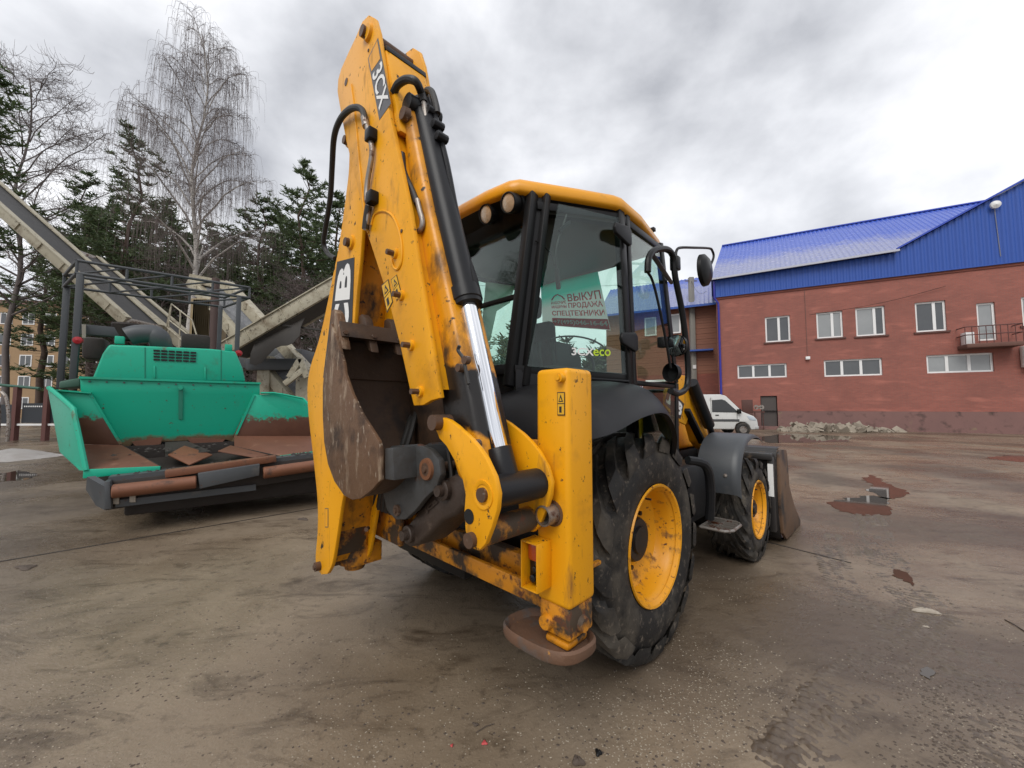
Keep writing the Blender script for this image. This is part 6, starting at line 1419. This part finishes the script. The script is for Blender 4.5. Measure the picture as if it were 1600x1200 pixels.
BS = make_birch(15, 9, .05, 3.0, 0, 26, .10)
for i, (px, d, top, rz) in enumerate(((455, 27, 440, 0), (490, 24, 455, 2), (250, 30, 420, 1), (330, 26, 455, 3))):
    put_tree('bare_shrub', BS, (m_twig, m_twig), px, d, top, 'leafless brown brush growing between the pines', 'shrub', 9, 'bare brush between the pines', rz)
# wood far behind, reads as one mass
rnd = random.Random(77); vs, fs = [], []
for k in range(150):
    px = rnd.uniform(-250, 1080); d = rnd.uniform(58, 80); c = Vector(((px - 800) / 605 * d, d, 0)); hh = rnd.uniform(9, 15)
    for q in range(70):
        t = rnd.random(); r_ = (1 - t) * 3.0 + .3; a = rnd.uniform(0, 6.283); tuft(vs, fs, c + Vector((math.cos(a) * r_ * rnd.random(), math.sin(a) * r_ * rnd.random(), hh * t)), rnd, 1.5, 7)
cm = MB(); cm.v = vs; cm.f = fs; tag(cm.build('far_wood', m_needle2, smooth=0, fix=False), 'dark mass of distant woodland behind the pines', 'woodland', kind='stuff')
# ------------------------------------------------------------------ apartment block behind the trees
AF = Frame(((-60 - 800) / 605 * 52, 52), 6)
ap = AF.root('apartment_block', 'pale tan apartment block with white windows half hidden behind the pines', 'building')
m_tan = mat('tan_brick_wall', (.36, .24, .13), .8, base2=(.28, .18, .10), nscale=1.5)
MB().box((0, 0, 0), (17, 10, 15.5)).build('wall', m_tan, ap, smooth=0); MB().box((-.3, -.3, 15.5), (17.3, 10.3, 16.1)).build('roof', m_plinth, ap, smooth=0)
for i in range(6):
    for j in range(5):
        x, z = 1.2 + i * 2.7, 1.2 + j * 2.9; o = MB().box((x, -.06, z), (x + 1.5, .02, z + 1.6)).build('window', m_pvc, ap, smooth=0); MB().box((x + .12, -.075, z + .12), (x + .70, -.061, z + 1.48)).build('pane', m_pane, o, smooth=0); MB().box((x + .80, -.075, z + .12), (x + 1.38, -.061, z + 1.48)).build('pane', m_pane, o, smooth=0)
# ================================================================== SMALL THINGS ON THE GROUND
def scatter(name, n, region, smin, smax, mt, seed, label, flat=.5, cat='gravel'):
    rnd = random.Random(seed); m = MB()
    for k in range(n):
        px, py = region(rnd); c = WF(px, py, z=0); s = rnd.uniform(smin, smax) ; a = rnd.uniform(0, 6.283)
        n0 = rnd.choice((4, 5, 6)); top = []; bot = []
        for i in range(n0):
            t = a + 6.283 * i / n0; rr = s * rnd.uniform(.6, 1.2); bot.append(c + Vector((math.cos(t) * rr * 1.25, math.sin(t) * rr, 0))); top.append(c + Vector((math.cos(t) * rr * .8, math.sin(t) * rr * .6, s * flat * rnd.uniform(.6, 1.1))))
        m.add(bot + top, [list(range(n0, 2 * n0))] + [(i, (i + 1) % n0, n0 + (i + 1) % n0, n0 + i) for i in range(n0)])
    return tag(m.build(name, mt, smooth=0, fix=False), label, cat, kind='stuff')
from mathutils import noise as mno
def clump(f):
    def g(r):
        for _ in range(12):
            q = f(r); p = WF(q[0], q[1], z=0)
            if mno.noise(Vector((p.x * 1.3, p.y * 1.3, 3.1))) + .5 * mno.noise(Vector((p.x * 4, p.y * 4, 9))) > r.uniform(-.25, .45): return q
        return q
    return g
def near0(r): return (r.uniform(-50, 1650), 690 + 520 * r.random() ** .8)
near = clump(near0)
def right_near0(r): return (r.gauss(1080, 170), r.uniform(880, 1210))
right_near = clump(right_near0)
def mudzone0(r):
    t = r.random(); return (r.gauss(1330 + 170 * t, 70 + 60 * t), 815 + 390 * t)
mudzone = clump(mudzone0)
m_chip = mat('pale_stone_chips', (.40, .35, .27), .7, base2=(.22, .18, .14), nscale=9); m_clod = mat('dark_mud_clods', (.050, .036, .027), .75, base2=(.10, .074, .056), nscale=12)
scatter('stone_chips', 3200, near, .0012, .0042, m_chip, 1, 'tiny pale stone chips scattered over the yard')
scatter('stone_chips', 1200, right_near, .0012, .0042, m_chip, 2, 'pale stone chips gathered on the ground right of the rear wheel')
scatter('mud_clods', 1500, near, .002, .008, m_clod, 3, 'small dark mud clods scattered over the yard', .35, 'mud')
scatter('mud_clods', 1200, mudzone, .002, .009, m_clod, 4, 'dark mud clods along the tyre tracks', .35, 'mud')
# tyre prints pressed into a skin of mud: a fine displaced sheet that dips under the slab where it is bare
m_mud = mat('wet_mud', (.125, .093, .066), .32, base2=(.078, .057, .040), nscale=7, layers=[((.16, .125, .095), 3, .55, .72, .5)], bump=(60, .35, .01))
def tracks(a, b, width, step, lug, label, seed, amp=1.0):
    A, B = WF(*a, z=0), WF(*b, z=0); d = B - A; L = d.length; d.normalize(); s = Vector((-d.y, d.x, 0)); n, w = int(L / step), int(width / step); rows = []; o3 = Vector((seed * 5.1, seed * 2.3, 0))
    for i in range(n + 1):
        r = []
        for j in range(w + 1):
            x, y = i * step, (j / w - .5) * width; p = A + d * x + s * (y + .05 * math.sin(x * 1.7 + seed))
            ph = (x + .35 * abs(y) * (1 if seed % 2 else -1)) / lug; blk = max(0, math.sin(6.283 * ph)) ** .6 * (1 if math.sin(6.283 * y / (lug * 1.7) + 1) > -.35 else .25)
            patch = mno.noise(p * 1.6 + o3) + .55 * mno.noise(p * 5.5 + o3); edge = min(1, (.5 - abs(y / width)) * 5) * min(1, i / 12, (n - i) / 12)
            h = amp * (.011 * blk * max(0, min(1, patch * 1.5 + .6)) + .007 * mno.noise(p * 17 + o3) + .006 * mno.noise(p * 45)) + .005 * patch - .0015 - .012 * (1 - edge)
            r.append(Vector((p.x, p.y, h)))
        rows.append(r)
    return tag(MB().grid(rows).build('tyre_track', m_mud, smooth=180, fix=False), label, 'tyre track', kind='stuff')
tracks((1345, 800), (1640, 1260), .46, .0085, .062, 'broken muddy tyre track running past the torn white rag', 1)
tracks((1440, 950), (1225, 1235), .40, .0085, .055, 'muddy tyre track with fine blocks fanning out below the white rag', 2, .8)
tracks((1290, 830), (1350, 985), .34, .0095, .06, 'short muddy tyre track near the small puddle', 3, .8)
# torn rag, leaf scraps, pebble
def blob(name, px, py, sx, sy, sz, mt, label, cat, seed, n=14):
    rnd = random.Random(seed); c = WF(px, py, z=0); rows = []
    for j in range(6):
        v = j / 5; r = []
        for i in range(n + 1):
            u = 6.283 * (i % n) / n; k = math.sin(math.pi * (.03 + .94 * v * .5)) ; rr = math.cos(v * 1.5) * (1 + .3 * math.sin(3 * u + seed) + .15 * math.sin(7 * u)); r.append(Vector((math.cos(u) * sx * rr, math.sin(u) * sy * rr, sz * math.sin(v * 1.5) * (1 + .25 * math.sin(5 * u + j)))))
        rows.append(r)
    o = MB().grid(rows).build(name, mt, smooth=60); o.location = c + Vector((0, 0, .003)); o.rotation_euler = (0, 0, -.3); return tag(o, label, cat)
m_rag = mat('dirty_white_rag', (.48, .43, .36), .85, base2=(.22, .18, .14), nscale=30, bump=(60, .5))
blob('rag', 1445, 956, .075, .028, .022, m_rag, 'crumpled dirty white rag lying on the muddy tyre tracks', 'rag', 3)
blob('paper_scrap', 1447, 980, .02, .009, .006, m_rag, 'tiny white paper scrap just below the crumpled rag', 'scrap', 5)
blob('red_scrap', 757, 1162, .012, .012, .006, mat('red_scrap', (.45, .06, .06), .6), 'bright red scrap on the ground in the open foreground', 'scrap', 2)
blob('red_scrap', 706, 1166, .006, .008, .004, mat('red_scrap', (.45, .06, .06), .6), 'smaller red fleck beside the bright red scrap', 'scrap', 4)
blob('dark_scrap', 743, 1133, .016, .008, .006, m_clod, 'black scrap lying just behind the bright red scrap', 'scrap', 6)
blob('black_plastic_scrap', 935, 1178, .014, .016, .012, m_frame, 'torn black plastic scrap in the foreground right of the red scrap', 'scrap', 7)
blob('dark_clod', 903, 1192, .025, .018, .02, m_clod, 'lump of dark dirt left of the torn black plastic scrap', 'dirt', 8)
blob('flat_stone', 474, 812, .07, .035, .02, m_clod, 'flat dark stone on the concrete beside the boom foot', 'stone', 9)
blob('flat_stone', 40, 887, .10, .05, .012, m_clod, 'flat dark dirt patch beside the slab joint at the yard edge', 'dirt', 10)
for k, (a, b) in enumerate((((744, 1146), (772, 1132)), ((1570, 969), (1602, 988)))):
    A, B = WF(*a, z=0), WF(*b, z=0); tag(MB().tube([A + Vector((0, 0, .004)), A.lerp(B, .5) + Vector((.004, .006, .008)), B + Vector((0, 0, .004))], .002 if k == 0 else .004, 5).build('twig', m_clod), ['thin dark twig lying by the red scrap', 'thin dark twig lying right of the white rag'][k], 'twig')
